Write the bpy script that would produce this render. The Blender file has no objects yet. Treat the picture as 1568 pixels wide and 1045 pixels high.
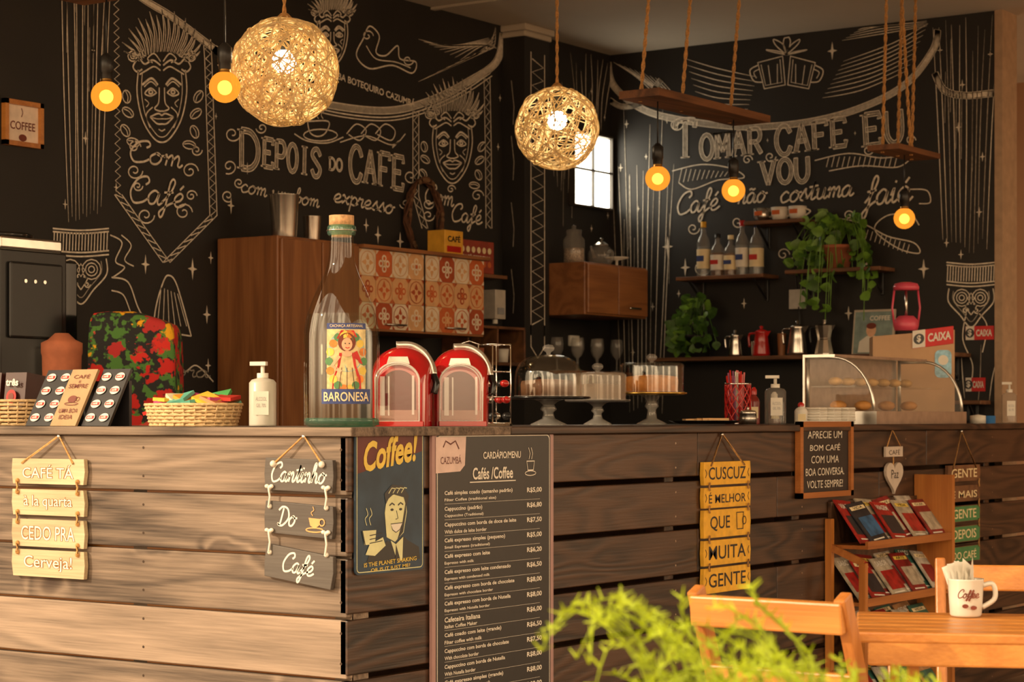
import bpy, math, random
from mathutils import Vector, Matrix
random.seed(7)
R=random.random
scene=bpy.context.scene
coll=scene.collection
try: scene.view_settings.view_transform='Standard'
except Exception: pass
YAW=math.radians(34.69)
CR=Vector((math.cos(YAW),math.sin(YAW),0))     # rightwards across the shop front
XA=Vector((1,0,0)); YA=Vector((0,1,0)); ZA=Vector((0,0,1))
XL=-5.41; YR=8.66; XC=-3.04; YC=3.73; CT=1.1075; CEIL=2.9

# ---------------------------------------------------------------- materials
_m={}
def new(name):
    m=bpy.data.materials.new(name); m.use_nodes=True
    nt=m.node_tree; nt.nodes.clear()
    out=nt.nodes.new('ShaderNodeOutputMaterial')
    return m,nt,out
def M(name,col=(.5,.5,.5),rough=.5,metal=0,emit=0,var=.12,scale=25,coat=0,bump=0,trans=0):
    if name in _m: return _m[name]
    m,nt,out=new(name)
    b=nt.nodes.new('ShaderNodeBsdfPrincipled')
    tc=nt.nodes.new('ShaderNodeTexCoord'); n=nt.nodes.new('ShaderNodeTexNoise')
    n.inputs['Scale'].default_value=scale; n.inputs['Detail'].default_value=4
    nt.links.new(tc.outputs['Object'],n.inputs['Vector'])
    r=nt.nodes.new('ShaderNodeValToRGB')
    r.color_ramp.elements[0].position=.3; r.color_ramp.elements[1].position=.7
    r.color_ramp.elements[0].color=tuple(max(0,c*(1-var)) for c in col)+(1,)
    r.color_ramp.elements[1].color=tuple(min(1,c*(1+var)) for c in col)+(1,)
    nt.links.new(n.outputs['Fac'],r.inputs['Fac'])
    nt.links.new(r.outputs['Color'],b.inputs['Base Color'])
    b.inputs['Roughness'].default_value=rough; b.inputs['Metallic'].default_value=metal
    b.inputs['Coat Weight'].default_value=coat
    if emit:
        nt.links.new(r.outputs['Color'],b.inputs['Emission Color']); b.inputs['Emission Strength'].default_value=emit
    if bump:
        bp=nt.nodes.new('ShaderNodeBump'); bp.inputs['Strength'].default_value=bump; bp.inputs['Distance'].default_value=.01
        nt.links.new(n.outputs['Fac'],bp.inputs['Height']); nt.links.new(bp.outputs['Normal'],b.inputs['Normal'])
    last=b
    if trans:
        t=nt.nodes.new('ShaderNodeBsdfTranslucent'); nt.links.new(r.outputs['Color'],t.inputs[0])
        mx=nt.nodes.new('ShaderNodeMixShader'); mx.inputs[0].default_value=trans
        nt.links.new(b.outputs[0],mx.inputs[1]); nt.links.new(t.outputs[0],mx.inputs[2]); last=mx
    nt.links.new(last.outputs[0],out.inputs[0]); _m[name]=m
    return m
def wood(name,dark,light,axis='X',ring=45,along=1.0,across=7,rough=.55,bump=.35,contrast=.6,knot=None,lo=.35,hi=.85,isl=.16):
    if name in _m: return _m[name]
    m,nt,out=new(name); N=nt.nodes.new; L=nt.links.new
    b=N('ShaderNodeBsdfPrincipled'); b.inputs['Roughness'].default_value=rough
    tc=N('ShaderNodeTexCoord'); g=N('ShaderNodeNewGeometry')
    mul=N('ShaderNodeMath'); mul.operation='MULTIPLY'; mul.inputs[1].default_value=13.7
    L(g.outputs['Random Per Island'],mul.inputs[0])
    add=N('ShaderNodeVectorMath'); add.operation='ADD'
    L(tc.outputs['Object'],add.inputs[0]); L(mul.outputs[0],add.inputs[1])
    def mp(a,c):
        k=N('ShaderNodeMapping'); s=[c,c,c]; s['XYZ'.index(axis)]=a
        k.inputs['Scale'].default_value=s; L(add.outputs[0],k.inputs['Vector']); return k
    n1=N('ShaderNodeTexNoise'); n1.inputs['Scale'].default_value=1; n1.inputs['Detail'].default_value=1.5; n1.inputs['Distortion'].default_value=.5
    L(mp(along,across).outputs[0],n1.inputs['Vector'])
    field=n1.outputs['Fac']; kfac=None
    if knot:
        # warp so that knots are irregular
        wn=N('ShaderNodeTexNoise'); wn.inputs['Scale'].default_value=9; wn.inputs['Detail'].default_value=2; L(add.outputs[0],wn.inputs['Vector'])
        wm=N('ShaderNodeVectorMath'); wm.operation='MULTIPLY_ADD'; wm.inputs[1].default_value=(.22,.22,.22)
        L(wn.outputs['Color'],wm.inputs[0]); L(mp(2.6,5.2).outputs[0],wm.inputs[2])
        v=N('ShaderNodeTexVoronoi'); v.voronoi_dimensions='2D'; v.inputs['Scale'].default_value=1
        sp=N('ShaderNodeSeparateXYZ'); cb=N('ShaderNodeCombineXYZ')
        L(wm.outputs[0],sp.inputs[0]); L(sp.outputs[0],cb.inputs[0]); L(sp.outputs[2],cb.inputs[1]); L(cb.outputs[0],v.inputs['Vector'])
        sc=N('ShaderNodeSeparateColor'); L(v.outputs['Color'],sc.inputs[0])
        gt=N('ShaderNodeMath'); gt.operation='GREATER_THAN'; gt.inputs[1].default_value=.62; L(sc.outputs[0],gt.inputs[0])
        inv=N('ShaderNodeMapRange'); inv.interpolation_type='SMOOTHSTEP'; inv.inputs[1].default_value=.02; inv.inputs[2].default_value=.30; inv.inputs[3].default_value=.14; inv.inputs[4].default_value=0
        L(v.outputs['Distance'],inv.inputs[0])
        gm=N('ShaderNodeMath'); gm.operation='MULTIPLY'; L(inv.outputs[0],gm.inputs[0]); L(gt.outputs[0],gm.inputs[1])
        ad=N('ShaderNodeMath'); ad.operation='ADD'; L(field,ad.inputs[0]); L(gm.outputs[0],ad.inputs[1]); field=ad.outputs[0]
        kr=N('ShaderNodeValToRGB'); kr.color_ramp.elements[0].position=.03; kr.color_ramp.elements[1].position=.16
        kr.color_ramp.elements[0].color=(.85,.85,.85,1); kr.color_ramp.elements[1].color=(0,0,0,1)
        L(v.outputs['Distance'],kr.inputs['Fac'])
        km=N('ShaderNodeMath'); km.operation='MULTIPLY'; L(kr.outputs['Color'],km.inputs[0]); L(gt.outputs[0],km.inputs[1]); kfac=km.outputs[0]
    mm=N('ShaderNodeMath'); mm.operation='MULTIPLY'; mm.inputs[1].default_value=ring; L(field,mm.inputs[0])
    sn=N('ShaderNodeMath'); sn.operation='SINE'; L(mm.outputs[0],sn.inputs[0])
    n2=N('ShaderNodeTexNoise'); n2.inputs['Scale'].default_value=1; n2.inputs['Detail'].default_value=5
    L(mp(6,170).outputs[0],n2.inputs['Vector'])
    n3=N('ShaderNodeTexNoise'); n3.inputs['Scale'].default_value=1; n3.inputs['Detail'].default_value=3
    L(mp(1.7,4).outputs[0],n3.inputs['Vector'])
    a1=N('ShaderNodeMath'); a1.operation='MULTIPLY_ADD'; a1.inputs[1].default_value=.16*contrast/.6; a1.inputs[2].default_value=.1
    L(sn.outputs[0],a1.inputs[0])
    a2=N('ShaderNodeMath'); a2.operation='MULTIPLY_ADD'; a2.inputs[1].default_value=.45; L(n2.outputs['Fac'],a2.inputs[0]); L(a1.outputs[0],a2.inputs[2])
    a3=N('ShaderNodeMath'); a3.operation='MULTIPLY_ADD'; a3.inputs[1].default_value=.45; L(n3.outputs['Fac'],a3.inputs[0]); L(a2.outputs[0],a3.inputs[2])
    a4=N('ShaderNodeMath'); a4.operation='MULTIPLY_ADD'; a4.inputs[1].default_value=isl; L(g.outputs['Random Per Island'],a4.inputs[0]); L(a3.outputs[0],a4.inputs[2])
    r=N('ShaderNodeValToRGB'); r.color_ramp.elements[0].position=lo; r.color_ramp.elements[1].position=hi
    r.color_ramp.elements[0].color=dark+(1,); r.color_ramp.elements[1].color=light+(1,)
    L(a4.outputs[0],r.inputs['Fac']); colout=r.outputs['Color']
    if knot:
        mx=N('ShaderNodeMix'); mx.data_type='RGBA'; mx.inputs[7].default_value=knot+(1,)
        L(kfac,mx.inputs[0]); L(colout,mx.inputs[6]); colout=mx.outputs[2]
    L(colout,b.inputs['Base Color'])
    bp=N('ShaderNodeBump'); bp.inputs['Strength'].default_value=bump; bp.inputs['Distance'].default_value=.003
    L(a2.outputs[0],bp.inputs['Height']); L(bp.outputs[0],b.inputs['Normal'])
    L(b.outputs[0],out.inputs[0]); _m[name]=m
    return m
def glass(name,tint=(1,1,1),ior=1.45,body=0,bodycol=(1,1,1),rough=.02):
    if name in _m: return _m[name]
    m,nt,out=new(name); N=nt.nodes.new; L=nt.links.new
    t=N('ShaderNodeBsdfTransparent'); t.inputs[0].default_value=tint+(1,)
    base=t
    if body:
        d=N('ShaderNodeBsdfDiffuse'); d.inputs[0].default_value=bodycol+(1,)
        mb=N('ShaderNodeMixShader'); mb.inputs[0].default_value=body
        L(t.outputs[0],mb.inputs[1]); L(d.outputs[0],mb.inputs[2]); base=mb
    g=N('ShaderNodeBsdfGlossy'); g.inputs['Roughness'].default_value=rough
    f=N('ShaderNodeFresnel'); f.inputs['IOR'].default_value=ior
    nz=N('ShaderNodeTexNoise'); nz.inputs['Scale'].default_value=9
    bp=N('ShaderNodeBump'); bp.inputs['Strength'].default_value=.05; L(nz.outputs['Fac'],bp.inputs['Height']); L(bp.outputs[0],g.inputs['Normal'])
    ge=N('ShaderNodeNewGeometry'); iv=N('ShaderNodeMath'); iv.operation='SUBTRACT'; iv.inputs[0].default_value=1; L(ge.outputs['Backfacing'],iv.inputs[1])
    fm=N('ShaderNodeMath'); fm.operation='MULTIPLY'; L(f.outputs[0],fm.inputs[0]); L(iv.outputs[0],fm.inputs[1])
    mx=N('ShaderNodeMixShader'); L(fm.outputs[0],mx.inputs[0]); L(base.outputs[0],mx.inputs[1]); L(g.outputs[0],mx.inputs[2])
    L(mx.outputs[0],out.inputs[0]); _m[name]=m
    return m
def emis(name,col,st,transp=0,tint=(1,1,1)):
    if name in _m: return _m[name]
    m,nt,out=new(name); N=nt.nodes.new; L=nt.links.new
    e=N('ShaderNodeEmission'); e.inputs[0].default_value=col+(1,); e.inputs[1].default_value=st
    if transp:
        t=N('ShaderNodeBsdfTransparent'); t.inputs[0].default_value=tint+(1,)
        mx=N('ShaderNodeMixShader'); mx.inputs[0].default_value=1-transp
        L(t.outputs[0],mx.inputs[1]); L(e.outputs[0],mx.inputs[2]); L(mx.outputs[0],out.inputs[0])
    else: L(e.outputs[0],out.inputs[0])
    _m[name]=m; return m
def floral():
    m,nt,out=new('floral_fabric'); N=nt.nodes.new; L=nt.links.new
    b=N('ShaderNodeBsdfPrincipled'); b.inputs['Roughness'].default_value=.85
    tc=N('ShaderNodeTexCoord'); v=N('ShaderNodeTexVoronoi'); v.inputs['Scale'].default_value=14
    dn=N('ShaderNodeTexNoise'); dn.inputs['Scale'].default_value=45; 
    mx0=N('ShaderNodeMix'); mx0.data_type='RGBA'; mx0.inputs[0].default_value=.06
    L(tc.outputs['Object'],dn.inputs['Vector']); L(tc.outputs['Object'],mx0.inputs[6]); L(dn.outputs['Color'],mx0.inputs[7]); L(mx0.outputs[2],v.inputs['Vector'])
    sep=N('ShaderNodeSeparateColor'); L(v.outputs['Color'],sep.inputs[0])
    cr=N('ShaderNodeValToRGB'); cr.color_ramp.interpolation='CONSTANT'
    cols=[(.6,.02,.015),(.7,.03,.02),(.85,.42,.01),(.5,.03,.03),(.7,.08,.05)]
    cr.color_ramp.elements[0].color=cols[0]+(1,); cr.color_ramp.elements[1].position=.3; cr.color_ramp.elements[1].color=cols[1]+(1,)
    for p,c in zip((.50,.68,.85),cols[2:]):
        e=cr.color_ramp.elements.new(p); e.color=c+(1,)
    L(sep.outputs[0],cr.inputs['Fac'])
    lf=N('ShaderNodeTexNoise'); lf.inputs['Scale'].default_value=34; L(tc.outputs['Object'],lf.inputs['Vector'])
    lr=N('ShaderNodeValToRGB'); lr.color_ramp.elements[0].position=.5; lr.color_ramp.elements[0].color=(.02,.02,.02,1); lr.color_ramp.elements[1].position=.55; lr.color_ramp.elements[1].color=(.08,.22,.04,1)
    L(lf.outputs['Fac'],lr.inputs['Fac'])
    dr=N('ShaderNodeValToRGB'); dr.color_ramp.elements[0].position=.44; dr.color_ramp.elements[0].color=(1,1,1,1); dr.color_ramp.elements[1].position=.50; dr.color_ramp.elements[1].color=(0,0,0,1)
    L(v.outputs['Distance'],dr.inputs['Fac'])
    mx=N('ShaderNodeMix'); mx.data_type='RGBA'; L(dr.outputs[0],mx.inputs[0]); L(lr.outputs[0],mx.inputs[6]); L(cr.outputs[0],mx.inputs[7])
    d2=N('ShaderNodeValToRGB'); d2.color_ramp.elements[0].position=.12; d2.color_ramp.elements[0].color=(1,1,1,1); d2.color_ramp.elements[1].position=.18; d2.color_ramp.elements[1].color=(0,0,0,1)
    L(v.outputs['Distance'],d2.inputs['Fac'])
    m2=N('ShaderNodeMix'); m2.data_type='RGBA'; L(d2.outputs[0],m2.inputs[0]); L(mx.outputs[2],m2.inputs[6]); m2.inputs[7].default_value=(.10,.02,.0,1)
    L(m2.outputs[2],b.inputs['Base Color']); L(b.outputs[0],out.inputs[0]); return m

# ---------------------------------------------------------------- mesh builder
def pl(O,U,V):
    O=Vector(O);U=Vector(U).normalized();V=Vector(V).normalized();Nn=U.cross(V)
    return lambda u,v,o=0:O+U*u+V*v+Nn*o
def cr(pts,n=8,closed=False):
    P=[Vector(p) for p in pts]; out=[]; k=len(P)
    rng=range(k if closed else k-1)
    for i in rng:
        if closed: a,b,c,d=P[i-1],P[i],P[(i+1)%k],P[(i+2)%k]
        else: a=P[max(i-1,0)];b=P[i];c=P[i+1];d=P[min(i+2,k-1)]
        for j in range(n):
            t=j/n
            out.append(.5*((2*b)+(c-a)*t+(2*a-5*b+4*c-d)*t*t+(3*b-a-3*c+d)*t**3))
    if not closed: out.append(P[-1])
    return out
def cr2(pts,n=6): return [(p.x,p.y) for p in cr([(a,b,0) for a,b in pts],n)]
def ell(cx,cy,rx,ry,n=24,a0=0,a1=360,rot=0):
    r=math.radians(rot); o=[]
    full=abs(a1-a0)>=360
    for i in range(n if full else n+1):
        a=math.radians(a0+(a1-a0)*i/n); x=rx*math.cos(a); y=ry*math.sin(a)
        o.append((cx+x*math.cos(r)-y*math.sin(r),cy+x*math.sin(r)+y*math.cos(r)))
    if full: o.append(o[0])
    return o
# hand lettering (joined-up script) : strokes per letter, x-height = 1
SC={'a':(.88,[[(.62,.82),(.35,1),(.05,.6),(.15,.05),(.45,.1),(.65,.85),(.62,.2),(.75,.0),(.95,.25)]]),
'c':(.72,[[(.6,.8),(.35,1),(.05,.55),(.2,.02),(.5,.05),(.8,.3)]]),
'e':(.72,[[(.0,.3),(.4,.45),(.55,.8),(.35,1),(.08,.6),(.2,.05),(.5,.03),(.8,.3)]]),
'f':(.66,[[(.0,.2),(.4,.9),(.6,1.7),(.45,2.0),(.3,1.6),(.28,.5),(.2,-.6),(.05,-.9),(-.05,-.5),(.4,.05),(.75,.3)],[(.05,.95),(.6,1.02)]]),
'm':(1.05,[[(0,.7),(.12,1),(.18,.6),(.15,0)],[(.17,.55),(.4,1),(.5,.7),(.48,0)],[(.5,.55),(.75,1),(.85,.7),(.83,.15),(.95,0),(1.1,.25)]]),
'n':(.82,[[(0,.7),(.12,1),(.18,.6),(.15,0)],[(.17,.5),(.45,1),(.58,.7),(.56,.15),(.68,0),(.88,.25)]]),
'o':(.78,[[(.35,1),(.05,.6),(.15,.05),(.45,.02),(.65,.5),(.5,.95),(.33,.98),(.55,.8),(.85,.85)]]),
's':(.6,[[(0,.2),(.35,1.1),(.38,.75),(.52,.3),(.3,.0),(.05,.12)],[(.3,0),(.65,.25)]]),
't':(.62,[[(.05,.3),(.3,1.0),(.38,1.75),(.28,.3),(.4,0),(.65,.25)],[(.0,1.2),(.65,1.3)]]),
'u':(.85,[[(0,.8),(.1,1),(.1,.3),(.25,0),(.5,.2),(.6,1),(.6,.2),(.72,0),(.92,.25)]]),
'i':(.42,[[(0,.5),(.15,1),(.13,.2),(.25,0),(.5,.25)],[(.17,1.35),(.2,1.5)]]),
'x':(.65,[[(0,.85),(.15,1),(.5,.05),(.65,.15)],[(.6,1),(.05,0)]]),
'p':(.74,[[(.05,.8),(.15,1),(.12,-.8)],[(.14,.6),(.4,1),(.65,.6),(.5,.05),(.15,.15)],[(.5,.05),(.78,.3)]]),
'r':(.55,[[(0,.6),(.1,1.05),(.2,.9),(.4,.92),(.35,.3),(.45,0),(.65,.25)]]),
'b':(.68,[[(0,.3),(.3,1.5),(.25,2),(.1,1.7),(.1,.2),(.3,0),(.55,.3),(.5,.8),(.25,.85)],[(.5,.8),(.72,.7)]]),
'h':(.8,[[(0,.3),(.3,1.5),(.25,2),(.1,1.6),(.1,0)],[(.12,.5),(.42,1),(.55,.6),(.53,.15),(.65,0),(.85,.25)]]),
'C':(1.05,[[(.8,1.35),(.98,1.6),(.8,1.95),(.3,1.7),(.0,.8),(.25,0),(.75,.05),(1.1,.4)]]),
'D':(1.25,[[(.4,1.75),(.33,.1),(.1,.15),(.25,-.05),(.7,.0),(1.15,.8),(.85,1.7),(.25,1.9),(-.1,1.5)]]),
' ':(.5,[]),'!':(.3,[[(.2,1.7),(.12,.5)],[(.1,.05),(.12,.12)]])}
for k_,b_,ac in(('é','e',[[(.3,1.25),(.5,1.6)]]),('á','a',[[(.35,1.25),(.55,1.6)]]),('ã','a',[[(.1,1.3),(.25,1.42),(.42,1.3),(.6,1.42)]])): SC[k_]=(SC[b_][0],SC[b_][1]+ac)
ST=[(.15,0),(.15,1)]
CP={'T':[[(.5,0),(.5,1)],[(.03,.8),(.08,1),(.92,1),(.97,.8)]],'O':[ell(.5,.5,.42,.5,16)],'D':[ST,[(.15,1),(.6,.97),(.9,.7),(.9,.3),(.6,.03),(.15,0)]],
'E':[ST,[(.15,1),(.88,1),(.9,.82)],[(.15,.52),(.7,.52)],[(.15,0),(.88,0),(.92,.2)]],'F':[ST,[(.15,1),(.88,1),(.9,.82)],[(.15,.52),(.7,.52)]],
'P':[ST,[(.15,1),(.7,1),(.9,.75),(.7,.48),(.15,.48)]],'R':[ST,[(.15,1),(.7,1),(.88,.75),(.7,.5),(.15,.5)],[(.5,.5),(.92,0)]],
'A':[[(.5,1),(.9,0)],[(.5,1),(.1,0)],[(.25,.38),(.75,.38)]],'M':[[(.1,0),(.12,1)],[(.12,1),(.5,.25)],[(.5,.25),(.88,1)],[(.88,1),(.9,0)]],
'C':[[(.92,.75),(.7,1),(.35,1),(.08,.7),(.08,.3),(.35,0),(.7,0),(.92,.25)]],'U':[[(.12,1),(.12,.3),(.35,0),(.65,0),(.88,.3),(.88,1)]],
'V':[[(.08,1),(.5,0)],[(.5,0),(.92,1)]],'I':[[(.5,0),(.5,1)]],'S':[[(.88,.78),(.6,1),(.25,.95),(.12,.74),(.5,.52),(.88,.28),(.7,.03),(.35,0),(.1,.22)]]}
class MB:
    def __init__(s): s.v=[];s.f=[];s.mi=[];s.sm=[];s.mats=[];s.T=Matrix()
    def add(s,V,F,mat,smooth=False):
        if mat not in s.mats: s.mats.append(mat)
        k=s.mats.index(mat); b=len(s.v)
        s.v+= [tuple(s.T@Vector(p)) for p in V]
        for f in F: s.f.append(tuple(i+b for i in f)); s.mi.append(k); s.sm.append(smooth)
    def box(s,c,d,mat,rz=0,rx=0,ry=0):
        R_=Matrix.Rotation(rz,3,'Z')@Matrix.Rotation(ry,3,'Y')@Matrix.Rotation(rx,3,'X')
        V=[Vector(c)+R_@Vector((x*d[0]/2,y*d[1]/2,z*d[2]/2)) for x in(-1,1) for y in(-1,1) for z in(-1,1)]
        s.add(V,[(0,1,3,2),(4,6,7,5),(0,4,5,1),(2,3,7,6),(0,2,6,4),(1,5,7,3)],mat)
    def b2(s,a,b,mat):
        s.box([(a[i]+b[i])/2 for i in range(3)],[abs(b[i]-a[i]) for i in range(3)],mat)
    def beam(s,p,q,w,t,mat,up=(0,0,1)):
        p=Vector(p);q=Vector(q);d=(q-p).normalized(); up=Vector(up)
        if abs(d.dot(up))>.98: up=YA
        a=d.cross(up).normalized()*w/2; b=d.cross(a).normalized()*t/2
        V=[p-a-b,p+a-b,p+a+b,p-a+b,q-a-b,q+a-b,q+a+b,q-a+b]
        s.add(V,[(3,2,1,0),(4,5,6,7),(0,1,5,4),(1,2,6,5),(2,3,7,6),(3,0,4,7)],mat)
    def lathe(s,prof,c,mat,seg=32,smooth=True,sx=1,sy=1,a0=0,a1=360):
        V=[];F=[];full=abs(a1-a0)>=360; n=seg if full else seg+1
        for r,z in prof:
            for i in range(n):
                a=math.radians(a0+(a1-a0)*i/seg)
                V.append((c[0]+r*sx*math.cos(a),c[1]+r*sy*math.sin(a),c[2]+z))
        for j in range(len(prof)-1):
            for i in range(seg):
                k=(i+1)%n if full else i+1
                F.append((j*n+i,j*n+k,(j+1)*n+k,(j+1)*n+i))
        s.add(V,F,mat,smooth)
    def cyl(s,c,r,h,mat,seg=24): s.lathe([(0,0),(r,0),(r,0),(r,h),(r,h),(0,h)],c,mat,seg)
    def sph(s,c,r,mat,sx=1,sy=1,sz=1,seg=20,rings=12):
        V=[];F=[]
        for j in range(rings+1):
            t=math.pi*j/rings
            for i in range(seg):
                a=2*math.pi*i/seg
                V.append((c[0]+r*sx*math.sin(t)*math.cos(a),c[1]+r*sy*math.sin(t)*math.sin(a),c[2]-r*sz*math.cos(t)))
        for j in range(rings):
            for i in range(seg):
                k=(i+1)%seg; F.append((j*seg+i,j*seg+k,(j+1)*seg+k,(j+1)*seg+i))
        s.add(V,F,mat,True)
    def tube(s,pts,r,mat,seg=6,closed=False,r1=None):
        P=[Vector(p) for p in pts]; n=len(P)
        if n<2: return
        V=[];F=[]; up=None
        for i in range(n):
            d=(P[(i+1)%n]-P[i-1]) if closed else (P[min(i+1,n-1)]-P[max(i-1,0)])
            if d.length<1e-9: d=ZA.copy()
            d.normalize()
            if up is None: up=d.orthogonal().normalized()
            up=(up-d*up.dot(d)); 
            if up.length<1e-6: up=d.orthogonal()
            up.normalize(); w=d.cross(up)
            rr=r if r1 is None else r+(r1-r)*i/(n-1)
            for k in range(seg):
                a=2*math.pi*k/seg; V.append(P[i]+(up*math.cos(a)+w*math.sin(a))*rr)
        for i in range(n if closed else n-1):
            for k in range(seg):
                k2=(k+1)%seg; j=(i+1)%n
                F.append((i*seg+k,i*seg+k2,j*seg+k2,j*seg+k))
        if not closed:
            F.append(tuple(range(seg-1,-1,-1))); F.append(tuple((n-1)*seg+k for k in range(seg)))
        s.add(V,F,mat,True)
    def poly(s,f,pts,mat,o=.001):
        s.add([f(p[0],p[1],o) for p in pts],[tuple(range(len(pts)))],mat)
    def rect(s,f,cx,cy,w,h,mat,o=.001,n=1):
        for i in range(n):
            x0=cx-w/2+w*i/n; x1=x0+w/n
            s.add([f(x0,cy-h/2,o),f(x1,cy-h/2,o),f(x1,cy+h/2,o),f(x0,cy+h/2,o)],[(0,1,2,3)],mat,n>1)
    def prism(s,f,pts,o0,o1,mat):
        n=len(pts); V=[f(p[0],p[1],o0) for p in pts]+[f(p[0],p[1],o1) for p in pts]
        F=[tuple(range(n-1,-1,-1)),tuple(range(n,2*n))]+[(i,(i+1)%n,n+(i+1)%n,n+i) for i in range(n)]
        s.add(V,F,mat)
    def disc(s,f,cx,cy,r,mat,o=.001,ry=None,n=20):
        s.poly(f,[(cx+r*math.cos(6.2832*i/n),cy+(ry or r)*math.sin(6.2832*i/n)) for i in range(n)],mat,o)
    def stroke(s,f,pts,w,mat,o=.002,taper=False):
        P=[Vector((p[0],p[1])) for p in pts]; n=len(P); V=[];F=[]
        if n<2: return
        for i in range(n):
            d=P[min(i+1,n-1)]-P[max(i-1,0)]
            if n>2 and (P[0]-P[-1]).length<1e-6 and i in(0,n-1): d=P[1]-P[-2]
            if d.length<1e-9: d=Vector((1,0))
            d.normalize(); a=Vector((-d.y,d.x))
            ww=w/2
            if taper: ww*= (.25+.75*math.sin(math.pi*min(1,max(0,i/(n-1)))))
            V+= [f(P[i].x+a.x*ww,P[i].y+a.y*ww,o),f(P[i].x-a.x*ww,P[i].y-a.y*ww,o)]
        for i in range(n-1): F.append((2*i+1,2*i+3,2*i+2,2*i))
        s.add(V,F,mat)
    def script(s,f,body,cx,cy,w,xh,thick,mat,o=.003,shear=.25,rot=0):
        adv=sum(SC[c][0] for c in body); k=w/adv; x=-w/2; c_=math.cos(rot); s_=math.sin(rot)
        for ch in body:
            a,st=SC[ch]
            for p in st:
                Q=[]
                for u,v in (cr2(p,5) if len(p)>2 else p):
                    X=x+u*k+(v-.5)*xh*shear; Y=(v-.5)*xh
                    Q.append((cx+X*c_-Y*s_,cy+X*s_+Y*c_))
                s.stroke(f,Q,thick,mat,o)
            x+=a*k
    def caps(s,f,body,cx,cy,w,h,t,mat,o=.003,lw=.0045,rot=0,fill=None):
        n=len(body); cw=w/n; c_=math.cos(rot); s_=math.sin(rot)
        def G(P): return [(cx+a*c_-b*s_,cy+a*s_+b*c_) for a,b in P]
        for i,ch in enumerate(body):
            if ch==' ': continue
            x0=-w/2+i*cw+cw*.05; ww=cw*.9
            for st in CP[ch]:
                P=[(x0+u*ww,(v-.5)*h) for u,v in st]
                if len(P)>3 and ch!='O': P=cr2(P,4)
                cl=ch=='O'; A=[];B=[]
                for j in range(len(P)):
                    q0=P[j-1] if j else (P[-2] if cl else P[0]); q1=P[j+1] if j<len(P)-1 else (P[1] if cl else P[-1])
                    d=Vector((q1[0]-q0[0],q1[1]-q0[1])); d.normalize()
                    A.append((P[j][0]-d.y*t/2,P[j][1]+d.x*t/2)); B.append((P[j][0]+d.y*t/2,P[j][1]-d.x*t/2))
                if fill: s.stroke(f,G(P),t*.45,fill,o-.0005)
                s.stroke(f,G(A),lw,mat,o); s.stroke(f,G(B),lw,mat,o)
                if not cl: s.stroke(f,G([A[0],B[0]]),lw,mat,o); s.stroke(f,G([A[-1],B[-1]]),lw,mat,o)
                for e in(0,-1):
                    v=st[e][1]
                    if len(st)==2 and v in(0,1) and abs(st[0][1]-st[1][1])>.5 and not(ch in'AVM' and st[e][0]==.5):
                        q=P[e]; s.stroke(f,G([(q[0]-t*1.15,q[1]),(q[0]+t*1.15,q[1])]),lw*1.5,mat,o)
    def text(s,f,body,cx,cy,w,h,mat,o=.002,shear=0,bold=0,outline=0,rot=0,align='C'):
        cu=bpy.data.curves.new('t','FONT'); cu.body=body; cu.size=1; cu.shear=shear; cu.offset=bold; cu.resolution_u=3
        if outline: cu.fill_mode='NONE'; cu.bevel_depth=outline; cu.bevel_resolution=0
        ob=bpy.data.objects.new('t',cu); coll.objects.link(ob)
        dg=bpy.context.evaluated_depsgraph_get(); dg.update()
        me=bpy.data.meshes.new_from_object(ob.evaluated_get(dg))
        vs=[v.co.copy() for v in me.vertices]; fs=[tuple(p.vertices) for p in me.polygons]
        bpy.data.objects.remove(ob); bpy.data.meshes.remove(me); bpy.data.curves.remove(cu)
        if not vs: return
        x0=min(v.x for v in vs);x1=max(v.x for v in vs);y0=min(v.y for v in vs);y1=max(v.y for v in vs)
        if w is None: w=(x1-x0)*h/(y1-y0)
        if h is None: h=(y1-y0)*w/(x1-x0)
        kx=w/(x1-x0);ky=h/(y1-y0); c=math.cos(rot);sn=math.sin(rot)
        ofs={'C':0,'L':w/2,'R':-w/2}[align]
        V=[]
        for v in vs:
            x=(v.x-(x0+x1)/2)*kx+ofs; y=(v.y-(y0+y1)/2)*ky
            V.append(f(cx+x*c-y*sn,cy+x*sn+y*c,o+v.z*ky*.3))
        s.add(V,fs,mat)
    def make(s,name,parent=None,bevel=0,solid=0):
        V=[Vector(v) for v in s.v]
        c=Vector([(min(v[i] for v in V)+max(v[i] for v in V))/2 for i in range(3)])
        c.z=min(v.z for v in V)
        me=bpy.data.meshes.new(name+'_mesh'); me.from_pydata([v-c for v in V],[],s.f)
        for m in s.mats: me.materials.append(m)
        me.polygons.foreach_set('material_index',s.mi); me.polygons.foreach_set('use_smooth',s.sm)
        me.update(); ob=bpy.data.objects.new(name,me); coll.objects.link(ob)
        ob.location=c
        if parent:
            ob.parent=parent; ob.location=c-parent.location
        if bevel:
            b=ob.modifiers.new('bev','BEVEL'); b.width=bevel; b.segments=2; b.limit_method='ANGLE'; b.angle_limit=math.radians(50)
        return ob

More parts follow.
